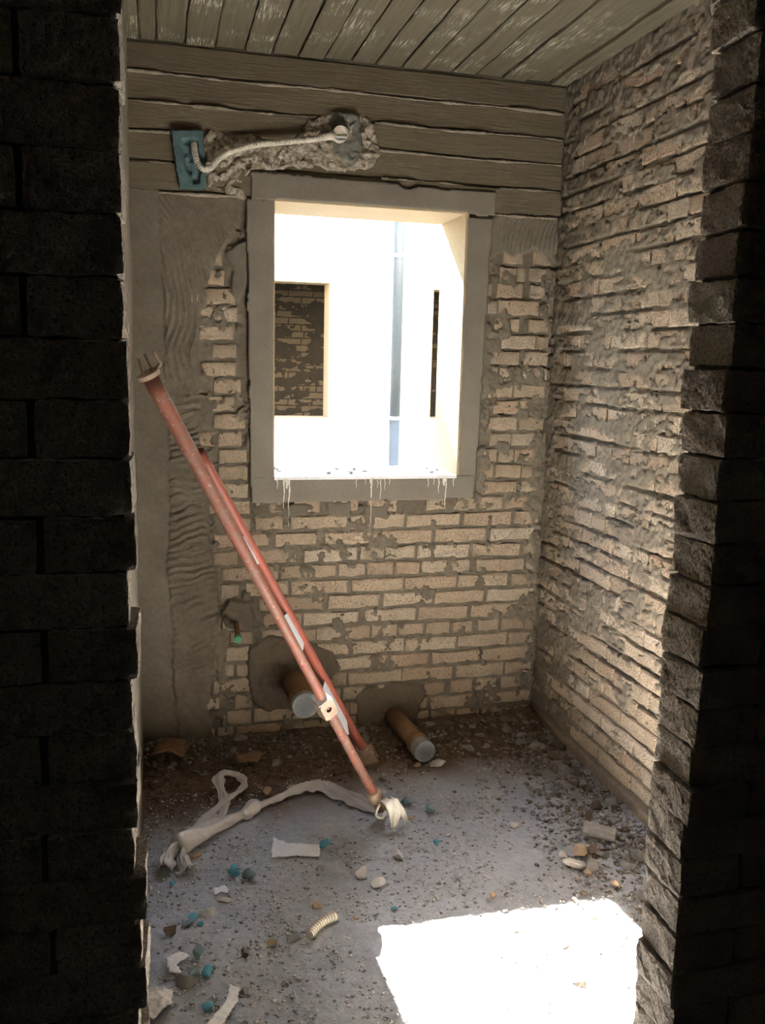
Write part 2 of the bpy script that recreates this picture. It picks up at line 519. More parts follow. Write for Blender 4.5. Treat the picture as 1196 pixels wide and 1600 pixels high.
# ================================================================== CEILING
ceiling = bm_obj('ceiling', box_bm([(-3.2, 1.4, -5.4, .29, H+.012, H+.2)]), 'deep'); tag(ceiling, kind='structure')
bx = [LEFT-.06, -1.655, -1.60, -1.497, -1.39, -1.285, -1.185, -1.087, -.987, -.887, -.79, -.69, -.598, -.486, -.385, -.28, -.175, -.075, .03]
for i, (a, b) in enumerate(zip(bx, bx[1:])):
    g = random.uniform(.0015, .005); dz = random.uniform(-.006, .004)
    n = 44; bm = bmesh.new(); rows = []
    for k in range(n+1):
        y = .012-2.2*k/n
        yy = y-(.018 if k == 0 else 0)*random.random()
        e0 = random.uniform(-.0018, .0018); e1 = random.uniform(-.0018, .0018)
        w = .0015*math.sin(k*.7+i)
        rows.append([bm.verts.new(q) for q in ((a+g+e0, yy, H+.02), (a+g+e0, yy, H+dz+.003+w), (a+g+.006, yy, H+dz+w), ((a+b)/2, yy, H+dz+w+.001), (b-g-.006, yy, H+dz+w), (b-g+e1, yy, H+dz+.003+w), (b-g+e1, yy, H+.02))])
    for r0, r1 in zip(rows, rows[1:]):
        for q in range(6): bm.faces.new((r0[q], r0[q+1], r1[q+1], r1[q]))
    bm.faces.new(rows[0][::-1]); bm.faces.new(rows[-1])
    bmesh.ops.recalc_face_normals(bm, faces=bm.faces)
    bm_obj('board_imprint', bm, 'ceil_board', ceiling)

# ================================================================== BACK WALL
wall_back = empty('wall_back', (0, 0, 0), 'structure')
T = .29
core = bm_obj('wall_core', box_bm([(-1.95, WXL-.012, .012, T, -.1, H+.1), (WXR+.012, .25, .012, T, -.1, H+.1),
                                   (WXL-.012, WXR+.012, .012, T, -.1, WZB-.014), (WXL-.012, WXR+.012, .012, T, WZT+.012, H+.1)]), 'deep', wall_back)
gx = np.arange(-1.74, .012, .0045); gz = np.arange(-.02, 2.20, .0045)
X, Z = np.meshgrid(gx, gz, indexing='ij')
Xw = X+.010*fbm(X, Z, .05, 21)+.005*fbm(X, Z, .014, 24); Zw = Z+.010*fbm(X, Z, .05, 22)+.005*fbm(X, Z, .014, 25)
fine = fbm(X, Z, .02, 40, 3); mid = fbm(X, Z, .07, 41, 4)
h = -.0085+.0045*fine+.003*mid
sm = smooth(.32, .44, fbm(X, Z, .10, 50, 4)+.10+.22*fbm(X, Z, .012, 58, 2))*1.0
# more smearing beside the comb zone, under the window, by the right corner
sm = np.maximum(sm*.9, smooth(.0, .25, fbm(X, Z, .06, 51, 4)-.25+.45*smooth(-1.38, -1.46, X)+.55*smooth(-.10, -.02, X)+.40*smooth(.93, .98, Z)*smooth(1.05, 1.0, Z)*smooth(-1.3, -1.25, X)-.12))
sm = np.maximum(sm, smooth(.0, .3, mid-.3+.5*smooth(-.33, -.30, X)*smooth(-.24, -.29, X)*smooth(1.0, 1.1, Z)))
h = h+sm*(.0115+.0035*fine)
dark = np.zeros_like(X); grey = np.zeros_like(X); pale = np.zeros_like(X)
comb = [(-1.61, 2.20), (-1.275, 2.20), (-1.30, 2.09), (-1.37, 1.98), (-1.41, 1.90), (-1.45, 1.80), (-1.468, 1.566), (-1.468, 1.421), (-1.452, 1.223), (-1.435, .97), (-1.424, .815), (-1.388, .60), (-1.41, .33), (-1.455, .2), (-1.42, .02), (-1.42, -.05), (-1.56, -.05), (-1.56, .05), (-1.582, .29), (-1.573, .45), (-1.592, .72), (-1.58, 1.0), (-1.577, 1.27), (-1.588, 1.56), (-1.583, 1.82)]
mc = np.clip(blur(inpoly(Xw, Zw, comb), 3)*1.3-.1, 0, 1)
lowz = smooth(1.50, 1.36, Z)
ph_low = (Z-.28*(X+1.5)-.9*(X+1.5)**2)/.030+1.7*fbm(X, Z, .22, 60, 2)+.35*fbm(X, Z, .05, 68, 2)
ph_up = (X+.35*(Z-1.9)+.55*(Z-2.0)**2)/.024+1.8*fbm(X, Z, .20, 61, 2)+.3*fbm(X, Z, .05, 69, 2)
rid = lambda p: (np.abs((p % 1.0)-.35)*1.55)
ridge = lowz*rid(ph_low)+(1-lowz)*rid(ph_up)*.75
fineg = lowz*np.sin(ph_low*2*PI*3.1)+(1-lowz)*np.sin(ph_up*2*PI*2.7)
hc = .003+.0125*ridge*(.65+.9*fbm(X, Z, .06, 63))+.0016*fineg+.002*fine
hc = np.where(Z < .30, .008+.003*mid+.0015*fine, hc)
h = h*(1-mc)+hc*mc
# smooth column face
colp = [(-1.76, 2.30), (-1.612, 2.30), (-1.583, 1.82), (-1.588, 1.563), (-1.577, 1.27), (-1.579, .97), (-1.593, .716), (-1.573, .45), (-1.581, .29), (-1.557, -.05), (-1.76, -.05)]
ml = np.clip(blur(inpoly(X+.3*(Xw-X), Zw, colp), 2), 0, 1)
h = h*(1-ml)+(.0005+.0006*fine+.0012*mid)*ml
colmask = ml
# cement round the pipes, trowelled patches
def blot(poly, hh, nn, dk=0., gy_=0., warp=1.):
    global h, dark, grey
    m = np.clip(blur(inpoly(X+(Xw-X)*warp, Z+(Zw-Z)*warp, poly), 3)*1.3-.15, 0, 1)
    h = h*(1-m)+(hh+nn*mid*.6+nn*.5*fine)*m
    dark = np.maximum(dark, dk*m); grey = np.maximum(grey, gy_*m)
    return m
blot([(-1.275, .40), (-1.19, .45), (-1.03, .41), (-.92, .36), (-.885, .29), (-.94, .235), (-1.02, .20), (-1.1, .13), (-1.20, .12), (-1.255, .16), (-1.28, .28)], .010, .010, .85)
blot([(-.82, .16), (-.76, .20), (-.70, .185), (-.66, .215), (-.54, .20), (-.505, .16), (-.53, .09), (-.56, .0), (-.80, .0)], .010, .009, .7)
blot([(-1.36, .60), (-1.27, .60), (-1.25, .52), (-1.29, .47), (-1.36, .50), (-1.385, .55)], .016, .010, .25)
blot([(-.285, 2.2), (.02, 2.2), (.02, 2.03), (-.06, 2.01), (-.10, 2.04), (-.20, 2.0), (-.24, 2.02), (-.30, 2.0)], .006, .002, 0, .35)
mm = np.clip(blur(inpoly(Xw, Zw, [(-.285, 2.2), (.0, 2.2), (.0, 2.04), (-.24, 2.03)]), 3), 0, 1)
h = h+mm*.010*rid((X-.5*(Z-2.1)-1.8*(Z-2.16)**2)/.020+.6*fbm(X, Z, .1, 66, 2))
blot([(-1.355, 1.97), (-1.28, 2.02), (-1.275, 1.86), (-1.30, 1.78), (-1.335, 1.80), (-1.34, 1.9)], .007, .0015, 0, .4)
for a, b, c, d in ((-1.12, -1.04, .945, .995), (-.95, -.86, .94, 1.0), (-.80, -.70, .93, .985), (-1.30, -1.265, .6, .64), (-.14, -.09, 1.34, 1.39), (-.23, -.17, 1.205, 1.255)):
    blot([(a, c), (b, c), (b, d), (a, d)], .006, .003, 0, .3)
# dark band along the left of the window plaster and recessed corner
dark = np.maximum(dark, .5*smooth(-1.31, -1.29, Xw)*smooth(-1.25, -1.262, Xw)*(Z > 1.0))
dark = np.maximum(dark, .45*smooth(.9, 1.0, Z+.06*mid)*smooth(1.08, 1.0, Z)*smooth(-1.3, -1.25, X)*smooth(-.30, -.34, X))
grey = np.maximum(grey, .25*colmask)
holex = (X[1:, 1:] > WXL-.03) & (X[1:, 1:] < WXR+.03) & (Z[1:, 1:] > WZB-.03) & (Z[1:, 1:] < WZT+.03)
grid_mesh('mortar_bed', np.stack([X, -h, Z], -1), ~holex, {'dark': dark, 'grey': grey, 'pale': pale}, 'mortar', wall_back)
# exposed bricks, each one laid where it shows
BACK_ROWS={-1:[(-1.397,-1.277),(-1.265,-1.156),(-1.15,-1.039),(-1.027,-0.819),(-0.807,-0.586),(-0.573,-0.346),(-0.332,-0.042)],
0:[(-1.455,-1.414),(-1.402,-1.337),(-1.325,-1.095),(-1.083,-0.871),(-0.853,-0.789),(-0.77,-0.627),(-0.608,-0.489),(-0.476,-0.369),(-0.358,-0.254),(-0.244,-0.143),(-0.134,-0.024)],
1:[(-1.362,-1.265),(-1.247,-1.035),(-1.016,-0.847),(-0.841,-0.733),(-0.72,-0.498),(-0.478,-0.257),(-0.239,-0.01)],
2:[(-1.453,-1.395),(-1.33,-1.261),(-1.241,-1.133),(-1.115,-1.011),(-0.992,-0.886),(-0.874,-0.773),(-0.76,-0.657),(-0.644,-0.533),(-0.514,-0.421),(-0.392,-0.293),(-0.273,-0.178),(-0.153,-0.053),(-0.032,-0.0)],
3:[(-1.418,-1.269),(-1.253,-1.036),(-1.011,-0.862),(-0.85,-0.618),(-0.611,-0.386),(-0.366,-0.151),(-0.137,-0.015)],
4:[(-1.382,-1.335),(-1.324,-1.253),(-1.235,-1.012),(-0.987,-0.754),(-0.725,-0.499),(-0.479,-0.263),(-0.25,-0.03)],
5:[(-1.364,-1.253),(-1.229,-1.098),(-1.073,-0.855),(-0.837,-0.611),(-0.604,-0.376),(-0.363,-0.14),(-0.13,-0.012)],
6:[(-1.347,-1.259),(-1.217,-1.124),(-1.098,-0.995),(-0.989,-0.884),(-0.872,-0.763),(-0.753,-0.645),(-0.635,-0.527),(-0.516,-0.408),(-0.396,-0.305),(-0.275,-0.18),(-0.164,-0.06),(-0.052,-0.015)],
7:[(-1.381,-1.299),(-1.212,-1.056),(-1.044,-0.817),(-0.785,-0.564),(-0.546,-0.328),(-0.308,-0.086),(-0.068,-0.013)],
8:[(-1.229,-1.135),(-1.123,-0.969),(-0.944,-0.725),(-0.703,-0.491),(-0.482,-0.256),(-0.238,-0.021)],
9:[(-1.38,-1.313),(-1.282,-1.111),(-1.096,-0.863),(-0.843,-0.623),(-0.613,-0.383),(-0.371,-0.15),(-0.127,-0.011)],
10:[(-1.379,-1.258),(-1.247,-1.153),(-1.141,-1.034),(-1.022,-0.913),(-0.901,-0.788),(-0.778,-0.669),(-0.655,-0.551),(-0.542,-0.431),(-0.416,-0.327),(-0.298,-0.188),(-0.184,-0.076),(-0.063,-0.015)],
11:[(-1.413,-1.318),(-1.235,-1.079),(-1.049,-0.826),(-0.81,-0.709),(-0.704,-0.575),(-0.56,-0.333),(-0.314,-0.098),(-0.08,-0.025)],
12:[(-1.407,-1.194),(-1.163,-0.997),(-0.964,-0.74),(-0.723,-0.505),(-0.485,-0.26),(-0.234,-0.036)],
13:[(-1.346,-1.264),(-1.247,-1.136),(-1.101,-0.868),(-0.856,-0.627),(-0.611,-0.382),(-0.359,-0.148),(-0.128,-0.02)],
14:[(-1.425,-1.266),(-1.244,-1.141),(-1.09,-0.985),(-0.945,-0.825),(-0.784,-0.661),(-0.528,-0.426),(-0.413,-0.31),(-0.297,-0.191),(-0.174,-0.074),(-0.06,-0.013)],
15:[(-1.404,-1.274),(-0.277,-0.129),(-0.108,-0.016)],
16:[(-1.388,-1.278),(-0.28,-0.239),(-0.227,-0.112),(-0.106,-0.058),(-0.045,-0.02)],
17:[(-1.387,-1.278),(-0.295,-0.226),(-0.214,-0.148),(-0.14,-0.011)],
18:[(-1.478,-1.298),(-0.256,-0.165),(-0.158,-0.044),(-0.037,-0.007)],
19:[(-1.406,-1.286),(-0.266,-0.143),(-0.129,-0.018)],
20:[(-1.461,-1.33),(-0.251,-0.055),(-0.048,-0.026)],
21:[(-1.405,-1.301),(-0.276,-0.169),(-0.159,-0.023)],
22:[(-1.451,-1.321),(-0.286,-0.24),(-0.226,-0.085),(-0.078,-0.016)],
23:[(-1.409,-1.317),(-0.275,-0.143),(-0.122,-0.016)],
24:[(-1.458,-1.329),(-0.289,-0.257),(-0.231,-0.075),(-0.068,-0.017)],
25:[(-1.461,-1.312),(-0.261,-0.151),(-0.111,-0.021)],
26:[(-1.491,-1.324),(-0.296,-0.254),(-0.247,-0.069),(-0.058,-0.018)],
27:[(-1.471,-1.363),(-0.295,-0.281),(-0.257,-0.144),(-0.112,-0.044)],
28:[(-1.458,-1.37),(-0.248,-0.176),(-0.172,-0.134),(-0.116,-0.044)],
29:[(-0.236,-0.151),(-0.105,-0.023)]}

for r, lst in BACK_ROWS.items():
    for (a, b) in lst:
        if r >= 15 and b > WXL-.02 and a < WXR+.02: continue
        put('brick', random.choice(SMALL), wall_back, ((a+b)/2, random.uniform(-.0022, .0018), (r+.5)*PITCH+random.uniform(-.0015, .0015)),
            (random.uniform(-.02, .02), random.uniform(-.008, .008), random.uniform(-.008, .008)), (b-a, 1, PITCH-.0135+random.uniform(-.003, .002)))

# concrete beam with board marks
beam = bm_obj('concrete_beam', box_bm([(-1.76, .02, -.006, .02, 2.17, H+.02)]), 'deep', wall_back)
zs = [2.168, 2.270, 2.373, 2.471, 2.572, 2.674]
for i, (a, b) in enumerate(zip(zs, zs[1:])):
    n = 60; bm = bmesh.new(); rows = []
    y0 = -.010-random.uniform(0, .005); tl = random.uniform(-.003, .004)
    for k in range(n+1):
        x = -1.745+1.742*k/n+(.004*random.random() if k in (0, n) else 0)
        e0 = random.uniform(-.0015, .0015); e1 = random.uniform(-.0015, .0015); w = .0012*math.sin(k*.37+i*2)
        rows.append([bm.verts.new(q) for q in ((x, -.001, a+.005+e0), (x, y0+.004, a+.0055+e0), (x, y0+w, a+.008), (x, y0+tl/2+w, (a+b)/2), (x, y0+tl+w, b-.008), (x, y0+tl+.004, b-.004+e1), (x, -.001, b-.003+e1))])
    for r0, r1 in zip(rows, rows[1:]):
        for q in range(6): bm.faces.new((r0[q], r1[q], r1[q+1], r0[q+1]))
    bm.faces.new(rows[0]); bm.faces.new(rows[-1][::-1])
    bmesh.ops.recalc_face_normals(bm, faces=bm.faces)
    bm_obj('board_imprint', bm, 'beam_board', beam)
for i, z in enumerate(zs[:-1]):
    # squeezed-out burr between two boards: broken thin ridge
    rngs = [(-1.735, -.01)] if i else [(-1.60, -1.28), (-.28, -.015)]
    if i in (1,): rngs = [(-1.735, -1.55), (-.76, -.01)]
    if i in (2,): rngs = [(-1.735, -1.44), (-.77, -.01)]
    if i in (3,): rngs = [(-1.735, -1.02), (-.79, -.01)]
    for x0, x1 in rngs:
        n = int((x1-x0)/.012)+1; bm = bmesh.new(); rows = []
        for k in range(n+1):
            x = x0+(x1-x0)*k/n
            q = max(.0, .5+.9*float(vnoise(np.array(x/.05), np.array(i*3.3), 5)))
            pr = .014+.009*q*random.uniform(.6, 1.2); th = .0035+.004*q
            z0 = z-.0035+.002*math.sin(x*9+i)+random.uniform(-.0012, .0012)
            rows.append([bm.verts.new(p) for p in ((x, -.004, z0-th), (x, -pr, z0-th*.45), (x, -pr, z0+th*.2), (x, -.004, z0+th))])
        for r0, r1 in zip(rows, rows[1:]):
            for q in range(3): bm.faces.new((r0[q], r1[q], r1[q+1], r0[q+1]))
        bm.faces.new(rows[0]); bm.faces.new(rows[-1][::-1]); bmesh.ops.recalc_face_normals(bm, faces=bm.faces)
        bm_obj('cement_burr', bm, 'fin', beam)
hpatch('hacked_patch', [(-1.435, 2.384), (-1.36, 2.392), (-1.25, 2.385), (-1.18, 2.36), (-1.08, 2.40), (-1.045, 2.46), (-.97, 2.495), (-.90, 2.50), (-.84, 2.50), (-.80, 2.47), (-.775, 2.42), (-.77, 2.34), (-.80, 2.31), (-.86, 2.285), (-1.0, 2.29), (-1.17, 2.278), (-1.265, 2.25), (-1.29, 2.20), (-1.28, 2.165), (-1.43, 2.18)], .021, .018, .024, 'chip', beam, .0038, .016, 3, .012, oct=4)
hpatch('cement_patch', [(-.966, 2.495), (-.90, 2.50), (-.855, 2.485), (-.845, 2.40), (-.84, 2.34), (-.88, 2.315), (-.965, 2.33)], .030, .009, .02, 'wetcement', beam, .0045, .008, 9, .014)

# smooth render bands round the window
def band(name, poly, h0, h1, seed):
    xs = [p[0] for p in poly]; zs_ = [p[1] for p in poly]; res = .006
    gx = np.arange(min(xs)-.012, max(xs)+.018, res); gz = np.arange(min(zs_)-.012, max(zs_)+.018, res)
    X, Z = np.meshgrid(gx, gz, indexing='ij')
    m = inpoly(X+.0035*fbm(X, Z, .06, seed)+.0025*fbm(X, Z, .012, seed+3), Z+.0035*fbm(X, Z, .05, seed+1)+.0025*fbm(X, Z, .012, seed+4), poly)
    m &= ~((X > WXL) & (X < WXR) & (Z > WZB) & (Z < WZT))
    keep = (m[1:, 1:] & m[:-1, :-1] & m[1:, :-1] & m[:-1, 1:])
    soft = np.clip(blur(m, 2)*2.2-1.1, 0, 1)
    Hh = h1+.0012*fbm(X, Z, .08, seed+5)+.0005*fbm(X, Z, .02, seed+6)-.004*(1-soft)
    o = grid_mesh(name, np.stack([X, -Hh, Z], -1), keep, None, 'plaster', wall_back)
    md = o.modifiers.new('thickness', 'SOLIDIFY'); md.thickness = h1-h0; md.offset = 1 if False else -1
    return o
band('render_band', [(-1.285, 2.165), (-1.266, 1.005), (-1.160, 1.005), (-1.160, 2.165)], -.004, .014, 1)
band('render_band', [(-.415, 2.155), (-.292, 2.150), (-.318, 1.012), (-.415, 1.008)], -.004, .013, 11)
band('render_band', [(-1.262, 1.112), (-.322, 1.112), (-.322, 1.010), (-.6, 1.003), (-.9, 1.004), (-1.262, 1.000)], -.004, .015, 21)
band('render_band', [(-1.268, 2.262), (-.70, 2.256), (-.66, 2.235), (-.62, 2.25), (-.285, 2.250), (-.288, 2.152), (-1.268, 2.152)], .0, .026, 31)

# painted window opening (no frame, no glass)
window = empty('window_1', ((WXL+WXR)/2, 0, WZB), 'structure')
def wp(name, boxes, mat):
    o = bm_obj(name, box_bm([(a-window.location.x, b-window.location.x, c, d, e-WZB, f-WZB) for a, b, c, d, e, f in boxes]), mat, window); return o
wp('reveal_soffit', [(WXL-.012, WXR+.012, -.012, T+.012, WZT, WZT+.012)], 'cream')
wp('reveal_side', [(WXR, WXR+.012, -.012, T+.012, WZB-.012, WZT)], 'cream')
wp('reveal_side', [(WXL-.012, WXL, -.012, T+.012, WZB-.012, WZT)], 'cream')
wp('sill', [(WXL, WXR, -.016, T+.02, WZB-.013, WZB)], 'sill_white')
for (x, z0, z1, w, y2) in ((-1.134, 1.099, .977, .008, .9), (-1.113, 1.099, .964, .009, .9), (-1.123, 1.10, 1.06, .020, 1), (-1.113, .99, .905, .004, 0), (-.773, 1.10, .871, .0065, 0), (-.775, 1.10, 1.055, .016, 1), (-.838, 1.10, 1.060, .004, 1),
                       (-.735, 1.10, 1.004, .005, 1), (-.718, 1.10, 1.05, .004, 1), (-.698, 1.10, 1.07, .004, 1), (-.748, 1.10, 1.06, .005, 1), (-.453, 1.10, .972, .0065, 0), (-.462, 1.10, 1.065, .018, 1), (-.485, 1.10, 1.035, .005, 1), (-.507, 1.10, 1.07, .004, 1), (-.531, 1.10, 1.06, .004, 1), (-.421, 1.10, 1.06, .004, 1), (-.80, 1.10, 1.075, .004, 1), (-1.16, 1.10, 1.06, .006, 1)):
    n = 12; bm = bmesh.new(); rows = []
    for k in range(n+1):
        t = k/n; z = z0+(z1-z0)*t; ww = w*((1-t)**.8*.75+.28)*(1+.25*math.sin(k*2.1+x*40))
        if k == n: ww *= .4
        y = -.0175 if z > 1.006 else -.0065
        xx = x+.0015*math.sin(k*.8+x*30)
        rows.append([bm.verts.new(p) for p in ((xx-ww/2, y+.004, z), (xx-ww*.3, y-.0012, z), (xx+ww*.3, y-.0012, z), (xx+ww/2, y+.004, z))])
    for r0, r1 in zip(rows, rows[1:]):
        for q in range(3): bm.faces.new((r0[q], r0[q+1], r1[q+1], r1[q]))
    bmesh.ops.translate(bm, vec=(-window.location.x, 0, -WZB), verts=bm.verts)
    bm_obj('paint_drip', bm, 'drip', window, True)

# ================================================================== RIGHT WALL
wall_right = empty('wall_right', (0, 0, 0), 'structure')
bm_obj('wall_core', box_bm([(.012, .25, -2.2, .012, -.1, H+.1)]), 'deep', wall_right)
gy = np.arange(-2.20, .006, .0055); gz = np.arange(-.02, H+.02, .0055)
Y, Z = np.meshgrid(gy, gz, indexing='ij')
fine = fbm(Y, Z, .02, 140, 3); mid = fbm(Y, Z, .07, 141, 4)
row = (Z/PITCH) % 1.0
joint = np.exp(-((np.minimum(row, 1-row))/.16)**2)
st = fbm(Y, Z, .13, 150, 4, .045); st2 = fbm(Y+.3*Z, Z, .06, 155, 4, .03)
cover = .11+.30*fbm(Y, Z, .011, 158, 2)+.9*st+.55*st2+.30*joint*st
clean = smooth(-.28, -.48, Y)*smooth(.62, .50, Z+.05*mid+.12*(Y+1))*smooth(.0, .05, Z)
cover = cover+.45*smooth(-.16, -.02, Y)*(1-.3*smooth(1.4, 1.0, Z))+.20*smooth(2.3, 2.6, Z)+.25*smooth(.75, .2, Z)*smooth(-.5, -.25, Y)-.50*clean
sm = smooth(-.04, .18, cover)
h = -.0090+.0045*fine+sm*(.0125+.003*mid+.0018*fine)
lump = smooth(-.20, -.03, Y)*smooth(.9, 1.3, Z)
h = h+lump*(.010*np.abs(fbm(Y, Z, .05, 160, 3))+.005*fbm(Y, Z, .02, 161, 2))
# open bed joints left as dark slots in the smear
jn = np.exp(-((np.minimum(row, 1-row))/.07)**2)*smooth(.12, .30, fbm(Y, Z, .22, 170, 2, .03))
h = h-jn*.016
skirt = smooth(.075, .060, Z)*smooth(-.02, -.2, Y)
h = h*(1-skirt)+(.020+.002*mid)*skirt
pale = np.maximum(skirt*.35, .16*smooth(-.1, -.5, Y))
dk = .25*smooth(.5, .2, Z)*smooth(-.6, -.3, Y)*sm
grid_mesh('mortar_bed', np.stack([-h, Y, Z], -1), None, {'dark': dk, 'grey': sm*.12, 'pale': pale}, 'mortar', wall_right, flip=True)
def put_right(y0, y1, r):
    put('brick', random.choice(SMALL), wall_right, (random.uniform(-.0025, .0015), (y0+y1)/2, (r+.5)*PITCH+random.uniform(-.0015, .0015)),
        (random.uniform(-.008, .008), random.uniform(-.02, .02), -PI/2+random.uniform(-.01, .01)), (y1-y0, 1, PITCH-.0125+random.uniform(-.003, .002)))
for r in range(1, 39):
    L_ = .118 if r % 4 == 2 else .238
    y = -.012-(.06 if r % 4 == 2 else (.12 if r % 2 else 0))
    if y < -.02: put_right(y+.006, -.012, r)
    while y > -1.27:
        y1 = y-L_*random.uniform(.97, 1.02)
        put_right(y1, y-.006, r); y = y1-.006
rest = bmesh.new()
for r in range(1, 39):
    y = -1.30-(.12 if r % 2 else 0)
    while y > -2.1:
        y1 = y-.24
        g = bmesh.ops.create_cube(rest, size=1)
        bmesh.ops.scale(g['verts'] and rest, vec=(.045, .232, .055), verts=g['verts'])
        bmesh.ops.translate(rest, vec=(.0225, (y+y1)/2, (r+.5)*PITCH), verts=g['verts']); y = y1-.008
tag(bm_obj('brickwork', rest, 'brick', wall_right), kind='stuff')

# ================================================================== LEFT WALL (seen edge-on)
wall_left = empty('wall_left', (0, 0, 0), 'structure')
bm_obj('wall_core', box_bm([(-1.95, LEFT-.006, -2.2, .012, -.1, H+.1)]), 'deep', wall_left)
gy = np.arange(-2.20, .01, .012); gz = np.arange(-.02, H+.02, .012)
Y, Z = np.meshgrid(gy, gz, indexing='ij')
h = .003*fbm(Y, Z, .05, 240, 4)+.001
grid_mesh('mortar_bed', np.stack([LEFT+h, Y, Z], -1), None, {'dark': h*0, 'grey': h*0+.5, 'pale': h*0}, 'mortar', wall_left)

# ================================================================== DOOR WALL (rough half-brick jambs)
wall_front = empty('wall_front', (0, 0, 0), 'structure')
YN, YF = -2.304, -2.194; XL, XR = -1.656, -.785; LZ = 2.22
bm_obj('wall_core', box_bm([(-3.2, XL-.012, YN+.010, YF-.009, -.1, LZ), (XR+.012, 1.4, YN+.010, YF-.009, -.1, LZ), (-3.2, 1.4, YN, YF, LZ, H+.1)]), 'deep', wall_front)
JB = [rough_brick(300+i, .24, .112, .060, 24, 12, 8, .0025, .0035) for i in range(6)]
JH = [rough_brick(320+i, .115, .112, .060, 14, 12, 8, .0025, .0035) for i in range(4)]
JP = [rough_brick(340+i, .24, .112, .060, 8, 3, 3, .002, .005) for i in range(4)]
zl = [1.9744+.0755*k for k in range(3, 0, -1)]+[1.9744-.0755*k for k in range(12)]
z = zl[-1]-.0715
while z > -.02: zl.append(z); z -= .0715
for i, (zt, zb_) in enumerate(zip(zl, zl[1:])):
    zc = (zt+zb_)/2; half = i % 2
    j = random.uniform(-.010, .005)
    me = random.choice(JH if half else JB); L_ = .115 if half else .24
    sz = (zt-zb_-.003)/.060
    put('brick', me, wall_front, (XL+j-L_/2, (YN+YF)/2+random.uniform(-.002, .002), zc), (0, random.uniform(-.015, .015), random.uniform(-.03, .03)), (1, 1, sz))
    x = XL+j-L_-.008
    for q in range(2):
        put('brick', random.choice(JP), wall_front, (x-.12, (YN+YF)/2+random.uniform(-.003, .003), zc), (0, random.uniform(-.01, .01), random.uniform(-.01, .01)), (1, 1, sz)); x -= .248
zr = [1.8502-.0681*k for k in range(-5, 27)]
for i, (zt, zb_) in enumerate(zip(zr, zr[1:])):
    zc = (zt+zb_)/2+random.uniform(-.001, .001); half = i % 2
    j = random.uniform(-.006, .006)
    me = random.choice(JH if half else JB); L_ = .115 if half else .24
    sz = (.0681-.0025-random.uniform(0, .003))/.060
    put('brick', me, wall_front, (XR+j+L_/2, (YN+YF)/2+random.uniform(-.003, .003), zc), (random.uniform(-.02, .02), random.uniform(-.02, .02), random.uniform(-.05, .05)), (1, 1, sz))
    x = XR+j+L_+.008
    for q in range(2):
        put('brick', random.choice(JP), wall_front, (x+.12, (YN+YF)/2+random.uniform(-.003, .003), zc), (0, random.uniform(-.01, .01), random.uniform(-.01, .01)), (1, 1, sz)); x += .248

# the dark hall the photograph is taken from
for nm, b in (('wall_hall_left', (-3.2, -3.0, -5.4, YN, -.1, H+.1)), ('wall_hall_right', (1.2, 1.4, -5.4, YN, -.1, H+.1)), ('wall_hall_rear', (-3.2, 1.4, -5.4, -5.2, -.1, H+.1))):
    tag(bm_obj(nm, box_bm([b]), 'wetcement'), kind='structure')

# ================================================================== NEIGHBOURING BUILDING ACROSS THE LIGHT WELL
nb = empty('neighbouring_building', (0, 3.28, -3)); tag(nb, 'pale painted building across the light well, seen through the window opening', 'building')
def nbp(name, boxes, mat): 
    return bm_obj(name, box_bm([(a, b, c-3.28, d-3.28, e+3, f+3) for a, b, c, d, e, f in boxes]), mat, nb)
FY = 3.28; W1 = (-1.08, -.314, 1.109, 2.148); W2 = (.49, 1.25, 1.109, 2.135); TOP = 4.08
nbp('facade', [(-4, W1[0], FY, FY+.2, -3, TOP), (W1[1], .085, FY, FY+.2, -3, TOP), (W1[0], W1[1], FY, FY+.2, -3, W1[2]), (W1[0], W1[1], FY, FY+.2, W1[3], TOP),
               (.085, W2[0], FY-.02, FY+.2, -3, TOP), (W2[1], 5, FY-.02, FY+.2, -3, TOP), (W2[0], W2[1], FY-.02, FY+.2, -3, W2[2]), (W2[0], W2[1], FY-.02, FY+.2, W2[3], TOP)], 'facade')
for w in (W1, W2):
    t = .012
    nbp('reveal', [(w[0]-.001, w[0]+t, FY-.004, FY+.21, w[2], w[3]), (w[1]-t, w[1]+.001, FY-.004, FY+.21, w[2], w[3]), (w[0]+t, w[1]-t, FY-.004, FY+.21, w[3]-t, w[3]+.001), (w[0]+t, w[1]-t, FY-.004, FY+.21, w[2]-.001, w[2]+t)], 'cream')
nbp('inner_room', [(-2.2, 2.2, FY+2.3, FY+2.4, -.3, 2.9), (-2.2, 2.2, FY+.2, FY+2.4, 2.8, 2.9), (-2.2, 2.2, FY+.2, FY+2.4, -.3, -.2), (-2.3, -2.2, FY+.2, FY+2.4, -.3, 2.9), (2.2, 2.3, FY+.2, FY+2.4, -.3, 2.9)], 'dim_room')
gx = np.arange(-1.5, 1.7, .014); gz = np.arange(.4, 2.8, .014)
X, Z = np.meshgrid(gx, gz, indexing='ij')
cv = smooth(-.05, .12, .10+.8*fbm(X, Z, .16, 400, 4, .06)+.4*fbm(X, Z, .05, 401, 3))
hh = -.006+.003*fbm(X, Z, .03, 402)+cv*.011
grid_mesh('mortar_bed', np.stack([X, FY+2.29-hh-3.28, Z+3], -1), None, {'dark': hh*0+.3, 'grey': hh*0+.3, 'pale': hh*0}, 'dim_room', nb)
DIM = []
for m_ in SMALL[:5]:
    m_ = m_.copy(); m_.materials[0] = MAT['dim_brick']; DIM.append(m_)
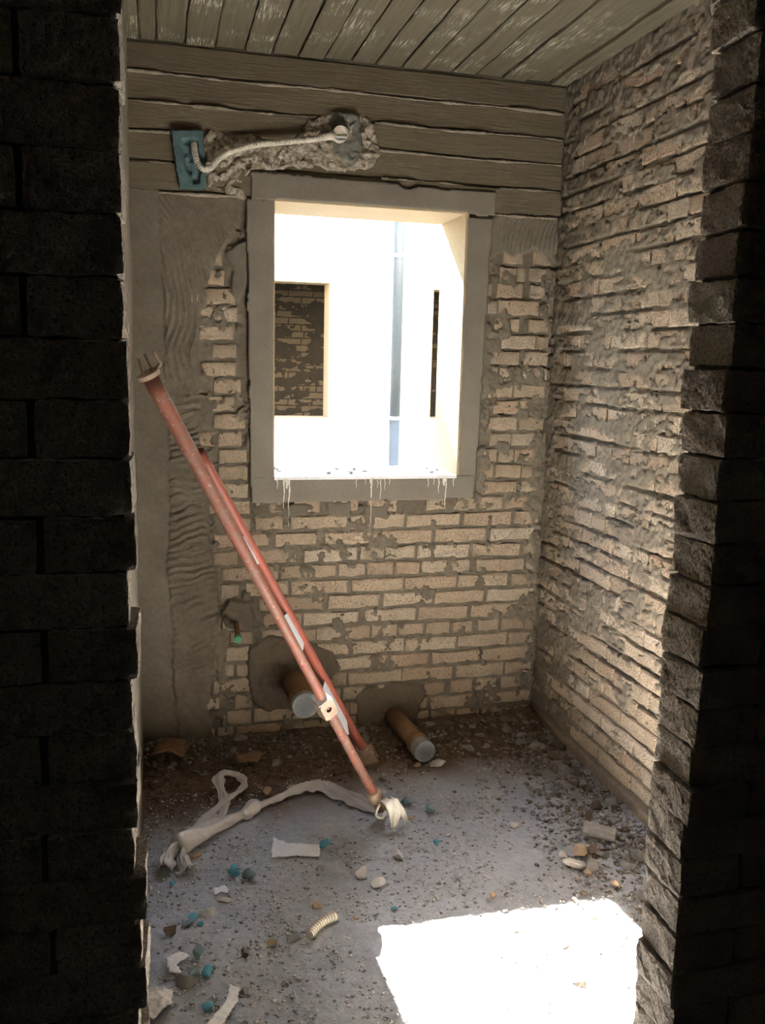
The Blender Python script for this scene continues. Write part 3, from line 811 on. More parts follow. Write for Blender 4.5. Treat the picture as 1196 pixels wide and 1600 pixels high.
for r in range(9, 36):
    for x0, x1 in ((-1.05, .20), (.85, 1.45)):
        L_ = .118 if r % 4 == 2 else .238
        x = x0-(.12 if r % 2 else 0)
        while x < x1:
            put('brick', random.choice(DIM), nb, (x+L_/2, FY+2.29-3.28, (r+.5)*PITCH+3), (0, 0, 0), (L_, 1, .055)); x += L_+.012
dp = empty('downpipe', (.18, 3.16, -3)); tag(dp, 'grey plastic downpipe clipped to the pale wall opposite', 'pipe')
bm_obj('pipe', tube_bm([(0, 0, 0), (0, 0, 4.13)], .041, 20), 'pipe_grey', dp, True)
bm_obj('pipe', tube_bm([(0, 0, 4.13), (0, 0, 6.9)], .041, 20), 'pipe_grey', dp, True)
for z in (4.13, 5.35):
    bm = tube_bm([(0, 0, z-.012), (0, 0, z+.012)], .049, 20)
    for s in (-1, 1):
        g = bmesh.ops.create_cube(bm, size=1); bmesh.ops.scale(bm, vec=(.03, .10, .02), verts=g['verts']); bmesh.ops.translate(bm, vec=(s*.055, .05, z), verts=g['verts'])
    tag(bm_obj('pipe_bracket', bm, 'facade', dp), label='pale pipe clip')
court = bm_obj('ground', box_bm([(-4, 5, T, 6, -3.2, -3)]), 'floor'); tag(court, kind='structure')
own = bm_obj('wall_outside', box_bm([(-4, -1.95, .012, T, -3, 3.2), (.25, 5, .012, T, -3, 3.2), (-1.95, .25, .012, T, H+.2, 3.2), (-1.95, .25, .012, T, -3, -.1)]), 'plaster'); tag(own, kind='structure')
skin = bm_obj('outer_render', box_bm([(-4, WXL-.012, T, T+.012, -3, 3.2), (WXR+.012, 5, T, T+.012, -3, 3.2), (WXL-.012, WXR+.012, T, T+.012, -3, WZB-.014), (WXL-.012, WXR+.012, T, T+.012, WZT+.012, 3.2)]), 'plaster', own)

# ================================================================== STEEL PROP
prop = empty('folding_steel_prop', (-.895, -.73, 0)); tag(prop, 'worn red folding steel leg leaning from the floor to the left wall', 'prop')
O = prop.location.copy()
A0 = Vector((-1.640, -1.10, 1.526)); A1 = Vector((-.893, -.728, .045)); ad = (A1-A0)
B0 = A0+ad*.14+Vector((.023, .024, 0)); B1 = Vector((-.868, -.372, .085))
def loc(v): return Vector(v)-O
n = 26
bm = tube_bm([loc(A0+ad*(k/n)) for k in range(n+1)], [(.0215-.0055*smooth(.0, .55, k/n)) for k in range(n+1)], 18)
bm_obj('front_tube', bm, 'red', prop, True)
bm = tube_bm([loc(B0+(B1-B0)*(k/n)) for k in range(n+1)], [.0165]*(n+1), 16)
bm_obj('rear_tube', bm, 'bright_red', prop, True)
an = ad.normalized()
bm_obj('end_cap', tube_bm([loc(A0-an*.006), loc(A0+an*.006)], .030, 20), 'rust', prop)
sx = Vector((1, 0, 0)); sx = (sx-an*sx.dot(an)).normalized(); sy = an.cross(sx)
for (p, q) in (((-1.669, -1.1, 1.567), (-1.657, -1.1, 1.524)), ((-1.653, -1.1, 1.579), (-1.637, -1.1, 1.544)), ((-1.632, -1.1, 1.589), (-1.615, -1.1, 1.553))):
    p = Vector(p)+Vector((.004, 0, 0)); q = Vector(q)+Vector((.004, 0, 0))
    end = A0-an*.002+(q-A0)*.45
    bm_obj('prong', tube_bm(catmull([loc(p), loc(p.lerp(q, .6)), loc(q), loc(end)], 4), .0038, 8), 'rust', prop, True)
def Apt(t): return A0+ad*t
def Bpt_near(t):   # point of the rear tube at the same height as Apt(t)
    z = Apt(t).z; s = (B0.z-z)/(B0.z-B1.z); return B0+(B1-B0)*s
def gusset(t0, t1):
    a0, a1 = Apt(t0), Apt(t1); b0, b1 = Bpt_near(t0+.012), Bpt_near(t1+.012)
    tm = (t0+t1)/2
    pts = [a0+(b0-a0)*.15, a0.lerp(b0, .9).lerp(a1.lerp(b1, .9), .10), Bpt_near(tm+.01), a1+(b1-a1)*.9, a1+(b1-a1)*.5, Apt(tm+.01)]
    nrm = (b0-a0).cross(ad).normalized()*.0015
    bm = bmesh.new(); f0 = [bm.verts.new(loc(p+nrm)) for p in pts]; f1 = [bm.verts.new(loc(p-nrm)) for p in pts]
    bm.faces.new(f0); bm.faces.new(f1[::-1])
    for k in range(6): bm.faces.new((f0[k], f1[k], f1[(k+1) % 6], f0[(k+1) % 6]))
    bmesh.ops.recalc_face_normals(bm, faces=bm.faces)
    tag(bm_obj('gusset_plate', bm, 'galv', prop), label='metal plate joining the two tubes, sky light in its pale colour')
gusset(.305, .375); gusset(.495, .59); gusset(.69, .84)
# clamp with a bolt hole
cc = Apt(.712)+Vector((-.006, 0, 0))
vz = an; vy = Vector((.25, -.95, .15)); vy = (vy-vz*vy.dot(vz)).normalized(); vx = vy.cross(vz)
def clampm(x, y, z): return loc(cc+vx*x+vy*y+vz*z)
bm = bmesh.new(); hw, hl, yy = .025, .034, .026
outer = []; inner = []
for k in range(16):
    a = 2*PI*k/16+PI/16; c, s = math.cos(a), math.sin(a); m = max(abs(c), abs(s))
    outer.append((c/m*hw, s/m*hl)); inner.append((.010*c, .010*s))
V4 = [[bm.verts.new(clampm(x, y, z)) for (x, z) in pr] for pr, y in ((outer, yy), (inner, yy), (inner, yy-.005), (outer, yy-.005))]
for a, b in ((0, 1), (1, 2), (2, 3), (3, 0)):
    for k in range(16): bm.faces.new((V4[a][k], V4[a][(k+1) % 16], V4[b][(k+1) % 16], V4[b][k]))
bmesh.ops.recalc_face_normals(bm, faces=bm.faces)
bk = bm_obj('clamp_plate', bm, 'rust', prop)
bm = bmesh.new()
for s in (-1, 1):
    q = [clampm(s*hw, yy-.004, -hl), clampm(s*hw, -.022, -hl), clampm(s*hw, -.022, hl), clampm(s*hw, yy-.004, hl)]
    q2 = [p+Vector(vx)*(-s*.004) for p in q]
    f0 = [bm.verts.new(p) for p in q]; f1 = [bm.verts.new(p) for p in q2]
    bm.faces.new(f0); bm.faces.new(f1[::-1])
    for k in range(4): bm.faces.new((f0[k], f1[k], f1[(k+1) % 4], f0[(k+1) % 4]))
bmesh.ops.recalc_face_normals(bm, faces=bm.faces)
bm_obj('clamp_cheek', bm, 'rust', prop)
bm = bmesh.new()
q = [clampm(-hw, yy, -hl), clampm(hw, yy, -hl), clampm(hw*.8, -.02, -hl-.018), clampm(-hw*.8, -.02, -hl-.018)]
f0 = [bm.verts.new(p) for p in q]; f1 = [bm.verts.new(p+vz*.003) for p in q]
bm.faces.new(f0); bm.faces.new(f1[::-1])
for k in range(4): bm.faces.new((f0[k], f1[k], f1[(k+1) % 4], f0[(k+1) % 4]))
bmesh.ops.recalc_face_normals(bm, faces=bm.faces)
tag(bm_obj('clamp_flap', bm, 'galv', prop), label='folded top edge of the clamp, light painted into its pale colour')  # flap coloured pale to stand for light on the clamp top
# foot plate of the rear tube
bn = (B1-B0).normalized(); fx = Vector((.8, -.2, .1)); fx = (fx-bn*fx.dot(bn)).normalized(); fy = bn.cross(fx)
bm = bmesh.new()
g = bmesh.ops.create_cube(bm, size=1)
for v in g['verts']: v.co = loc(B1+fx*(v.co.x*.052+.006)+fy*(v.co.y*.030)+bn*(v.co.z*.085+.030))
bmesh.ops.bevel(bm, geom=bm.edges[:], offset=.004, segments=2, affect='EDGES')
bm_obj('foot_block', bm, 'rust', prop)
bm_obj('pivot_collar', tube_bm([loc(B1-bn*.03), loc(B1+bn*.004)], .023, 14), 'rust', prop)
bm_obj('foot_sleeve', tube_bm([loc(A1-an*.035), loc(A1+an*.012)], [.020, .021], 16), 'rust', prop)

# ================================================================== PIPES IN THE WALL
def pipe_thing(name, label, base, path, r, cap_r, cap_mat, cap_len=.035, sock=True):
    t = empty(name, base); tag(t, label, 'pipe'); b = Vector(base)
    P = [Vector(p)-b for p in path]
    bm_obj('pipe', tube_bm(P, r, 28), 'pvc_brown', t, True)
    e = P[-1]; d = (P[-1]-P[-2]).normalized()
    if sock:
        bm_obj('socket', tube_bm([e-d*.055, e-d*.050, e-d*.012, e-d*.008], [r*1.02, r*1.13, r*1.13, r*1.04], 28, False), 'pvc_brown', t, True)
    bm_obj('cap', tube_bm([e-d*.008, e+d*(cap_len-.004), e+d*cap_len, e+d*cap_len, e+d*(cap_len-.004)], [cap_r, cap_r, cap_r*.96, cap_r*.84, cap_r*.80], 28), cap_mat, t)
    return t
pipe_thing('drain_pipe', 'larger brown drain pipe with grey cap, sticking out of the back wall', (-1.085, 0, .236), [(-1.088, .03, .245), (-1.085, -.10, .242), (-1.080, -.235, .238)], .050, .053, 'pvc_cap', .02)
pipe_thing('drain_pipe', 'smaller brown drain pipe with grey cap, lying at floor level', (-.652, 0, .05), [(-.656, .03, .060), (-.64, -.15, .058), (-.622, -.33, .056)], .040, .044, 'pvc_cap', .04)
pipe_thing('water_pipe', 'thin pipe stub with green plug on the back wall, above the larger drain pipe', (-1.326, 0, .50), [(-1.322, .02, .515), (-1.325, -.05, .508), (-1.332, -.165, .498)], .011, .0145, 'green', .014, False)

# ================================================================== ELECTRICS ON THE BEAM
tb = empty('socket_box', (-1.487, -.02, 2.28)); tag(tb, 'teal painted recessed box on the beam, left end of the conduit', 'box')
gx = np.arange(-1.552, -1.426, .0035); gz = np.arange(2.176, 2.386, .0035)
X, Z = np.meshgrid(gx, gz, indexing='ij')
Xs = X-.02*(2.386-Z)/.21*0
keepm = inpoly(X[1:, 1:], Z[1:, 1:], [(-1.549, 2.376), (-1.435, 2.386), (-1.427, 2.180), (-1.520, 2.176), (-1.532, 2.24)])
hol = inpoly(X+.008*fbm(X, Z, .02, 71), Z+.008*fbm(X, Z, .02, 72), [(-1.515, 2.345), (-1.455, 2.350), (-1.447, 2.20), (-1.475, 2.195), (-1.50, 2.25), (-1.512, 2.29)])
hs = blur(hol, 2)
hh = .036-.014*hs+.009*hs*fbm(X, Z, .018, 73, 3)+.0012*fbm(X, Z, .05, 74)
o = grid_mesh('box_face', np.stack([X+1.487, -hh+.02, Z-2.28], -1), keepm, None, 'teal', tb)
md = o.modifiers.new('thickness', 'SOLIDIFY'); md.thickness = .014; md.offset = -1
cd = empty('corrugated_conduit', (-1.2, -.04, 2.32)); tag(cd, 'cream corrugated conduit sagging between the teal box and the round box', 'conduit')
pth = [(-1.472, -.025, 2.335), (-1.468, -.045, 2.298), (-1.457, -.055, 2.262), (-1.438, -.058, 2.244), (-1.413, -.058, 2.252), (-1.385, -.055, 2.284), (-1.337, -.05, 2.316), (-1.243, -.048, 2.346), (-1.123, -.048, 2.366), (-1.014, -.05, 2.386), (-.985, -.05, 2.393)]
corrugated('hose', [Vector(p)-cd.location for p in pth], .0115, .0078, 'conduit', cd)
bm_obj('cone_end', tube_bm([Vector(p)-cd.location for p in ((-.987, -.050, 2.392), (-.972, -.048, 2.398), (-.955, -.045, 2.402))], [.0115, .014, .019], 14), 'conduit', cd, True)
jb = empty('round_box', (-.932, -.038, 2.408)); tag(jb, 'round grey junction box set in the cement patch, right end of the conduit', 'box')
bm = bmesh.new()
rings = [[bm.verts.new((r_*math.cos(2*PI*k/28), y_, r_*math.sin(2*PI*k/28))) for k in range(28)] for r_, y_ in ((.029, .01), (.029, -.022), (.0255, -.022), (.0255, -.013))]
for a, b in zip(rings, rings[1:]):
    for k in range(28): bm.faces.new((a[k], a[(k+1) % 28], b[(k+1) % 28], b[k]))
bm.faces.new(rings[-1])
bmesh.ops.recalc_face_normals(bm, faces=bm.faces)
bm_obj('box_shell', bm, 'conduit', jb)
bm_obj('strap', box_bm([(-.026, .026, -.021, -.017, -.016, -.010)]), 'galv', jb)

# ================================================================== PLASTIC FILM, PAPER, SCRAPS
film = empty('twisted_plastic_film', (-1.2, -.6, 0)); tag(film, 'long twisted strip of cloudy plastic film trailing from the prop foot to the left jamb', 'plastic film')
def fl(l): return [(p[0]-film.location.x, p[1]-film.location.y, p[2], p[3]) for p in l]
ribbon('film_strip', fl([(-.90, -.705, .006, .035), (-.946, -.655, .006, .05), (-.993, -.575, .006, .07), (-1.059, -.490, .008, .095), (-1.132, -.488, .008, .075), (-1.211, -.532, .006, .04), (-1.31, -.598, .010, .035)]), 'film', film, seed=2, fold=.5, lift=.010)
ribbon('film_strip', fl([(-.905, -.69, .02, .02), (-.93, -.61, .01, .03), (-.985, -.545, .012, .035), (-1.03, -.47, .012, .035)]), 'film', film, seed=6, fold=.4, lift=.008)
P = catmull([(-1.347, -.632, .020), (-1.39, -.665, .022), (-1.44, -.699, .026), (-1.517, -.764, .029), (-1.585, -.812, .030)], 6)
bm = tube_bm([Vector(p)-film.location for p in P], [.011+.024*k/(len(P)-1) for k in range(len(P))], 24, True, None, .03, .10)
bm_obj('film_roll', bm, 'film', film, True)
P = catmull([(-1.30, -.585, .018), (-1.325, -.61, .024), (-1.345, -.635, .020), (-1.365, -.65, .02)], 4)
bm_obj('film_knot', tube_bm([Vector(p)-film.location for p in P], [.016, .020, .023, .025, .026, .025, .024, .023, .022, .020, .018, .015, .012][:len(P)], 20, True, None, .04, .10), 'film', film, True)
ribbon('film_loop', fl([(-1.438, -.674, .02, .03), (-1.415, -.573, .03, .04), (-1.429, -.448, .05, .045), (-1.401, -.394, .05, .05), (-1.345, -.396, .03, .045), (-1.341, -.456, .02, .03), (-1.415, -.573, .035, .03), (-1.495, -.662, .02, .035), (-1.558, -.783, .02, .03)]), 'film', film, seed=4, fold=.6, lift=.006)
ribbon('film_strip', fl([(-1.46, -.62, .01, .05), (-1.50, -.69, .012, .06), (-1.55, -.73, .01, .06)]), 'film', film, seed=8, fold=.5, lift=.012)
ribbon('film_end', fl([(-1.573, -.80, .012, .03), (-1.610, -.846, .01, .055), (-1.625, -.925, .008, .06)]), 'film', film, seed=5, fold=.7, lift=.02)
ribbon('film_end', fl([(-1.565, -.82, .014, .02), (-1.568, -.874, .008, .045), (-1.552, -.945, .006, .07)]), 'film', film, seed=7, fold=.6, lift=.012)
wrap = empty('cloth_wrap', (-.88, -.73, 0)); tag(wrap, 'cream cloth rag knotted round the bottom end of the red prop', 'rag')
wrap_o = wrap.location
def hang(name, pts, seed):
    """strip hanging in space: pts (x,y,z,w) width laid along x"""
    rnd = random.Random(seed); P = catmull([p[:3] for p in pts], 5); bm = bmesh.new(); rows = []
    for i, p in enumerate(P):
        k = min(i//5, len(pts)-2); t = i/5-k; w = pts[k][3]+(pts[k+1][3]-pts[k][3])*min(1, t)
        rows.append([bm.verts.new(p-wrap_o+Vector((w*(u/5-.5), .006*math.sin(u*2+i*.4+seed), w*.25*(u/5-.5)))) for u in range(6)])
    for a, b in zip(rows, rows[1:]):
        for k in range(5): bm.faces.new((a[k], a[k+1], b[k+1], b[k]))
    o = bm_obj(name, bm, 'drip', wrap, True)
    md = o.modifiers.new('thickness', 'SOLIDIFY'); md.thickness = .002
hang('cloth_tail', [(-.90, -.775, .09, .03), (-.875, -.80, .098, .05), (-.862, -.815, .06, .045), (-.872, -.83, .012, .015)], 1)
hang('cloth_tail', [(-.885, -.775, .10, .03), (-.862, -.79, .085, .035), (-.835, -.79, .05, .03), (-.815, -.795, .010, .012)], 2)
bm_obj('cloth_loop', tube_bm(catmull([Vector(p)-wrap_o for p in ((-.905, -.765, .075), (-.922, -.785, .045), (-.900, -.79, .035), (-.888, -.785, .055))], 5), .0045, 8), 'drip', wrap, True)
bm_obj('cloth_knot', tube_bm([Vector(p)-wrap_o for p in catmull([A0+ad*.955, A0+ad*.97, A0+ad*.992], 4)], [.022, .026, .025, .028, .026, .027, .026, .023, .02][:9], 14, True, None, .08), 'rust', wrap, True)
# white paper scrap etc.
tag(sheet('paper_scrap', [(-1.275, -.79), (-1.235, -.835), (-1.131, -.868), (-1.145, -.940), (-1.22, -.915), (-1.296, -.912)], .004, 'paper', 3, .003), 'flat torn sheet of white paper beside a cyan lump', 'paper')
tag(sheet('plastic_strip', [(-1.475, -1.465), (-1.448, -1.485), (-1.458, -1.53), (-1.50, -1.60), (-1.535, -1.66), (-1.575, -1.66), (-1.53, -1.585), (-1.485, -1.525), (-1.477, -1.49)], .004, 'paper', 5, .006), 'curved white plastic strip at the bottom of the view', 'plastic strip')
tag(sheet('crumpled_rag', [(-1.665, -1.45), (-1.61, -1.47), (-1.618, -1.52), (-1.655, -1.56), (-1.69, -1.54)], .006, 'stone_white', 7, .014), 'pale crumpled scrap against the lower left jamb', 'rag')
tag(sheet('cardboard_piece', [(-1.65, -.10), (-1.61, -.045), (-1.535, -.07), (-1.52, -.13), (-1.548, -.225), (-1.60, -.17), (-1.66, -.18)], .038, 'brown_board', 9, .012, .004), 'torn brown cardboard piece in the far left corner', 'cardboard')
tag(sheet('cardboard_piece', [(-1.345, -.20), (-1.26, -.17), (-1.235, -.20), (-1.27, -.255), (-1.34, -.265)], .014, 'brown_board', 10, .010, .004), 'small brown cardboard flake on the dirt left of the large drain pipe', 'cardboard')
tag(sheet('plastic_scrap', [(-1.485, -1.04), (-1.45, -1.035), (-1.437, -1.055), (-1.45, -1.075), (-1.465, -1.062), (-1.485, -1.078)], .004, 'paper', 12, .004, res=.005), 'tiny torn white plastic scrap above the pebble row at left', 'plastic scrap')
tag(sheet('plastic_scrap', [(-1.63, -1.33), (-1.59, -1.31), (-1.565, -1.335), (-1.60, -1.36), (-1.59, -1.40), (-1.62, -1.39)], .004, 'paper', 14, .006, res=.005), 'thin white plastic shred near the left jamb', 'plastic scrap')
tag(sheet('dry_leaf_scrap', [(-.60, -.375), (-.56, -.36), (-.54, -.40), (-.57, -.43), (-.61, -.42)], .006, 'stone_white', 15, .012, res=.006), 'curled pale scrap in front of the smaller drain pipe cap', 'scrap')
ch = empty('conduit_offcut', (-1.2, -1.29, 0)); tag(ch, 'short corrugated conduit offcut lying on the floor', 'conduit')
corrugated('hose', [Vector(p)-ch.location for p in ((-1.243, -1.322, .015), (-1.215, -1.290, .016), (-1.185, -1.268, .016), (-1.155, -1.256, .015))], .0135, .0092, 'conduit', ch)

# ================================================================== STONES AND CRUMBS
def stone_mesh(seed, mat, cuts=14, sub=2):
    rnd = random.Random(seed); bm = bmesh.new()
    bmesh.ops.create_icosphere(bm, subdivisions=sub, radius=.5)
    from mathutils import noise
    for _ in range(cuts):
        nn = Vector((rnd.uniform(-1, 1), rnd.uniform(-1, 1), rnd.uniform(-1, 1))).normalized(); dd = rnd.uniform(.20, .38)
        for v in bm.verts:
            e = v.co.dot(nn)-dd
            if e > 0: v.co -= nn*e
    for v in bm.verts: v.co += noise.noise_vector(v.co*4+Vector((seed, 0, 0)))*.05
    me = bpy.data.meshes.new('stone'); bm.to_mesh(me); bm.free(); me.materials.append(MAT[mat]); return me
SM = {m: [stone_mesh(700+37*k+i, m) for i in range(4)] for k, m in enumerate(('cyan', 'tealgrey', 'stone_grey', 'stone_brown', 'stone_white', 'stone_tan'))}
def ground(x, y):
    return float(.030*np.exp(-max(0, -y)/.11)+.022*np.exp(-max(0, -x)/.10))
def stone(name, mat, x, y, sx, sy, sz, label=None, cat=None, group=None, rz=None, z=None):
    o = bpy.data.objects.new(name, random.choice(SM[mat])); C.objects.link(o)
    sx, sy, sz = sx*1.18, sy*1.18, sz*1.18
    o.scale = (sx, sy, sz); o.rotation_euler = (random.uniform(-.2, .2), random.uniform(-.2, .2), random.uniform(0, 6) if rz is None else rz)
    o.location = (x, y, (ground(x, y) if z is None else z)+sz*.30)
    return tag(o, label, cat, group)
for (m, x, y, a, b, c, nm, lab) in (
    ('cyan', -1.118, -.868, .05, .04, .034, 'filler_lump', 'bright cyan filler lump touching the white paper sheet'),
    ('cyan', -1.420, -.962, .055, .04, .035, 'filler_lump', 'cyan filler lump, left one of the pair below the paper sheet'),
    ('tealgrey', -1.378, -1.000, .05, .045, .045, 'filler_lump', 'dusty teal filler lump, right one of the pair below the paper sheet'),
    ('tealgrey', -.778, -.658, .045, .045, .035, 'filler_lump', 'dark teal filler lump just right of the prop foot'),
    ('tealgrey', -.712, -.728, .045, .04, .045, 'filler_lump', 'pale teal filler lump, second to the right of the prop foot'),
    ('cyan', -.751, -.927, .034, .026, .02, 'filler_lump', 'small flat cyan chip in the middle of the floor'),
    ('cyan', -.980, -1.237, .026, .018, .01, 'filler_lump', 'tiny cyan flake just above the sunlit patch'),
    ('tealgrey', -1.545, -1.330, .036, .03, .045, 'filler_lump', 'upright teal chip near the lower left jamb'),
    ('cyan', -1.528, -1.405, .036, .03, .03, 'filler_lump', 'cyan chip on the right of the lower left crumb pile'),
    ('tealgrey', -1.560, -1.400, .05, .04, .035, 'filler_lump', 'grey teal lump in the lower left crumb pile'),
    ('cyan', -1.529, -1.53, .034, .03, .022, 'filler_lump', 'rounded cyan pebble left of the curved plastic strip'),
    ('cyan', -1.603, -.985, .03, .02, .014, 'filler_lump', 'small cyan chip under the frayed film end'),
    ('tealgrey', -1.012, -.615, .03, .024, .022, 'filler_lump', 'small dark teal chip beside the film left of the prop foot'),
    ('cyan', -1.550, -1.165, .045, .03, .022, 'filler_lump', 'cyan crumbly chip below the tiny white scrap'),
    ('tealgrey', -1.568, -1.190, .045, .04, .02, 'filler_lump', 'blue grey crumbly chip below the tiny white scrap'),
    ('cyan', -1.53, -1.195, .026, .02, .014, 'filler_lump', 'small cyan crumb right of the crumbly chips'),
    ('stone_white', -.896, -.987, .050, .042, .034, 'plaster_lump', 'rounded white stone in the middle of the floor'),
    ('stone_white', -1.030, -1.052, .052, .045, .036, 'plaster_lump', 'white plaster lump, upper of the two near the sunlit patch'),
    ('stone_white', -.994, -1.112, .052, .044, .030, 'plaster_lump', 'white plaster lump, lower of the two near the sunlit patch'),
    ('stone_tan', -1.197, -1.187, .034, .028, .022, 'pebble', 'pinkish tan pebble above the conduit offcut'),
    ('stone_grey', -1.290, -1.310, .05, .038, .012, 'pebble', 'flat grey chip left of the conduit offcut'),
    ('stone_brown', -1.422, -1.352, .034, .03, .026, 'pebble', 'brown pebble, lower left of the conduit offcut'),
    ('stone_tan', -1.345, -1.322, .028, .024, .024, 'pebble', 'tan pebble between the brown pebble and the flat grey chip'),
    ('stone_tan', -1.100, -1.264, .022, .02, .018, 'pebble', 'tan pebble right of the conduit offcut'),
    ('stone_white', -.699, -.897, .028, .022, .02, 'pebble', 'squarish pale pebble right of the small cyan chip'),
    ('stone_white', -.720, -1.010, .03, .018, .012, 'pebble', 'thin pale chip below the squarish pebble'),
    ('stone_tan', -.783, -.755, .045, .022, .012, 'pebble', 'long flat tan chip between the prop foot and the small cyan chip'),
    ('stone_white', -1.508, -1.150, .055, .05, .018, 'plaster_lump', 'flat pinkish white flake at left among crumbs'),
    ('stone_white', -1.462, -1.100, .05, .03, .02, 'plaster_lump', 'knobbly white crumb right below the tiny plastic scrap'),
    ('stone_brown', -1.612, -1.215, .04, .04, .035, 'rubble_stone', 'dark brown stone against the left jamb'),
    ('stone_grey', -1.575, -1.430, .06, .05, .04, 'rubble_stone', 'grey stone at the base of the lower left crumb pile'),
    ('stone_grey', -1.333, -1.486, .026, .02, .016, 'pebble', 'dark grey pebble right of the curved plastic strip'),
    ('stone_grey', -1.435, -1.49, .024, .018, .02, 'pebble', 'small grey pebble just above the curved plastic strip'),
    ('stone_tan', -1.530, -.845, .045, .03, .02, 'pebble', 'tan pebble cluster stone under the film roll'),
    ('stone_tan', -1.255, -.465, .06, .03, .022, 'brick_chip', 'flat reddish brick chip behind the film strip'),
    ('stone_brown', -1.045, -.44, .045, .035, .03, 'rubble_stone', 'dark stone sitting on the widest part of the film'),
    ('stone_tan', -.305, -1.085, .095, .06, .045, 'brick_chip', 'largest pale brick fragment at the right of the floor'),
    ('stone_white', -.365, -1.150, .085, .045, .04, 'plaster_lump', 'white plaster fragment in front of the large brick fragment'),
    ('stone_white', -.372, -1.092, .045, .035, .025, 'plaster_lump', 'small white lump left of the large brick fragment'),
    ('stone_tan', -.335, -1.200, .026, .024, .02, 'pebble', 'tan pebble in front of the white plaster fragment'),
    ('stone_tan', -.592, -1.627, .060, .045, .02, 'brick_chip', 'tan brick chip lying in the sunlit patch'),
    ('stone_tan', -.286, -1.277, .034, .03, .03, 'pebble', 'round tan pebble near the right jamb above the sunlit patch'),
    ('stone_tan', -.440, -1.318, .028, .02, .016, 'pebble', 'tan pebble on the far edge of the sunlit patch'),
    ('stone_white', -.449, -.887, .045, .03, .026, 'pebble', 'pale stone between the floor centre and the right heap'),
    ('stone_tan', -.672, -1.241, .022, .02, .02, 'pebble', 'lone tan pebble above the middle of the sunlit patch'),
    ('stone_grey', -.69, -1.262, .03, .022, .012, 'pebble', 'flat grey pebble left of the lone tan pebble'),
    ('stone_tan', -.425, -1.400, .034, .024, .016, 'pebble', 'tan chip at the upper right of the sunlit patch'),
    ('stone_tan', -.673, -1.409, .03, .03, .014, 'pebble', 'pale round chip at the upper left of the sunlit patch'),
    ('stone_tan', -.305, -1.500, .034, .026, .02, 'pebble', 'tan chip at the right side of the sunlit patch'),
    ('stone_tan', -.563, -1.499, .022, .022, .012, 'pebble', 'small chip in the centre of the sunlit patch'),
    ('stone_grey', -.235, -1.34, .06, .04, .014, 'brick_chip', 'flat pale chip beside the right jamb'),
    ('stone_tan', -.655, -.385, .03, .04, .03, 'pebble', 'tan pebble at the left of the smaller drain pipe cap')):
    stone(nm, m, x, y, a, b, c, lab, {'filler_lump': 'lump', 'plaster_lump': 'lump', 'pebble': 'pebble', 'rubble_stone': 'stone', 'brick_chip': 'brick piece'}[nm])
bm = box_bm([(-.055, .055, -.028, .028, 0, .012)]); bmesh.ops.bevel(bm, geom=bm.edges[:], offset=.004, segments=1, affect='EDGES')
o = bm_obj('tile_shard', bm, 'stone_grey'); o.location = (-.200, -1.012, .022); o.rotation_euler = (.35, .1, -.55)
tag(o, 'flat grey shard tilted on the rubble at the right', 'shard')
# rubble heaps at the foot of the walls
for (grp, lab, n, fx_) in (
    ('rubble along the back wall', 'small stone in the rubble heap along the foot of the back wall', 105, lambda: (random.uniform(-1.66, -.03), -abs(random.gauss(0, .13))-.012)),
    ('rubble along the right wall', 'small stone in the rubble heap along the foot of the right wall', 85, lambda: (-abs(random.gauss(0, .12))-.022, random.uniform(-1.30, -.08)))):
    for _ in range(n):
        x, y = fx_()
        if x < -1.67: continue
        s = random.uniform(.024, .062)
        stone('rubble_stone', random.choice(('stone_brown', 'stone_brown', 'stone_brown', 'stone_grey') if grp.endswith('back wall') else ('stone_brown', 'stone_grey')), x, y, s, s*random.uniform(.6, .9), s*random.uniform(.35, .7), lab, 'stone', grp)
for i in range(14):
    o = stone('paint_crumb', random.choice(('stone_grey', 'stone_white')), random.choice((random.uniform(-1.15, -1.08), random.uniform(-.95, -.70), random.uniform(-.55, -.44))), random.uniform(.02, .24), random.uniform(.015, .035), random.uniform(.012, .025), random.uniform(.008, .014), 'grey paint crumb on the white window sill', 'crumb', 'crumbs on the window sill', z=WZB)

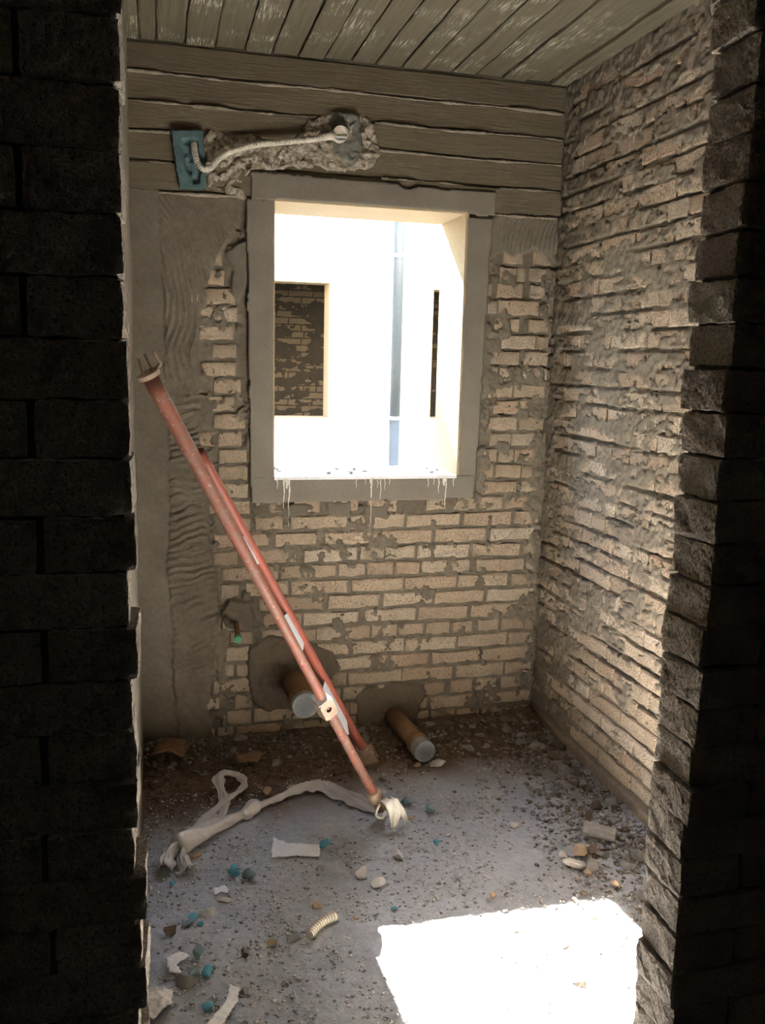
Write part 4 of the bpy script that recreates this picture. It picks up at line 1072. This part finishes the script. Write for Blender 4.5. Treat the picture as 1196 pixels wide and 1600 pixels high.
def gravel(name, n, smin, smax, pos, mats, seed, facets=1):
    rs = np.random.default_rng(seed)
    base = np.array([(1, 0, 0), (-1, 0, 0), (0, 1, 0), (0, -1, 0), (0, 0, 1), (0, 0, -1)], float)
    tri = np.array([(0, 2, 4), (2, 1, 4), (1, 3, 4), (3, 0, 4), (2, 0, 5), (1, 2, 5), (3, 1, 5), (0, 3, 5)])
    P = pos(rs, n); n = len(P)
    s = smin*(smax/smin)**(rs.random(n)**1.8)
    th = rs.random(n)*6.28; c, sn = np.cos(th), np.sin(th)
    V = base[None]*(1+.35*(rs.random((n, 6, 1))-.5))+.25*(rs.random((n, 6, 3))-.5)
    V = V*np.stack([s*.5, s*.5*(.6+.3*rs.random(n)), s*.5*(.4+.3*rs.random(n))], -1)[:, None]
    x = V[..., 0]*c[:, None]-V[..., 1]*sn[:, None]; y = V[..., 0]*sn[:, None]+V[..., 1]*c[:, None]
    gz_ = .030*np.exp(-np.clip(-P[:, 1], 0, 9)/.11)+.022*np.exp(-np.clip(-P[:, 0], 0, 9)/.10)
    V = np.stack([x+P[:, :1], y+P[:, 1:2], V[..., 2]+(gz_+s*.12)[:, None]], -1).reshape(-1, 3)
    T_ = (tri[None]+(np.arange(n)*6)[:, None, None]).reshape(-1)
    me = bpy.data.meshes.new(name); me.vertices.add(len(V)); me.vertices.foreach_set('co', V.astype(np.float32).ravel())
    me.loops.add(len(T_)); me.loops.foreach_set('vertex_index', T_.astype(np.int32))
    me.polygons.add(len(T_)//3); me.polygons.foreach_set('loop_start', np.arange(0, len(T_), 3, dtype=np.int32))
    for m in mats: me.materials.append(MAT[m])
    me.polygons.foreach_set('material_index', np.repeat(rs.integers(0, len(mats), n), 8).astype(np.int32))
    me.update(calc_edges=True)
    return link(name, me, None)
def pos_open(rs, n):
    P = np.stack([-1.69+1.66*rs.random(n), -2.15+2.12*rs.random(n)], -1)
    k = fbm(P[:, 0], P[:, 1], .18, 80, 4)+.25*(rs.random(n)-.5)+.35*np.exp(-(P[:, 0]+1.69)/.3)
    return P[(k > -.02) & (P[:, 1] < -.34-.10*rs.random(n))]
def pos_back(rs, n):
    P = np.stack([-1.69+1.67*rs.random(n), -.01-np.abs(rs.normal(0, .17, n))], -1)
    return P
def pos_right(rs, n):
    P = np.stack([-.02-np.abs(rs.normal(0, .17, n)), -1.9+1.7*rs.random(n)], -1)
    return P
GM = ['stone_white', 'stone_white', 'stone_grey']
tag(gravel('fine_gravel', 34000, .003, .017, pos_open, GM, 5), 'fine grey grit scattered over the dusty concrete floor', 'gravel', kind='stuff')
tag(gravel('cement_grit', 6000, .006, .030, pos_right, ['stone_brown', 'stone_grey', 'stone_grey'], 8), 'coarse grey cement grit along the foot of the right wall', 'grit', kind='stuff')
tag(gravel('brick_grit', 6000, .006, .030, pos_back, ['stone_brown', 'stone_brown', 'stone_brown', 'stone_grey'], 6), 'coarse brown brick grit along the foot of the back wall', 'grit', kind='stuff')
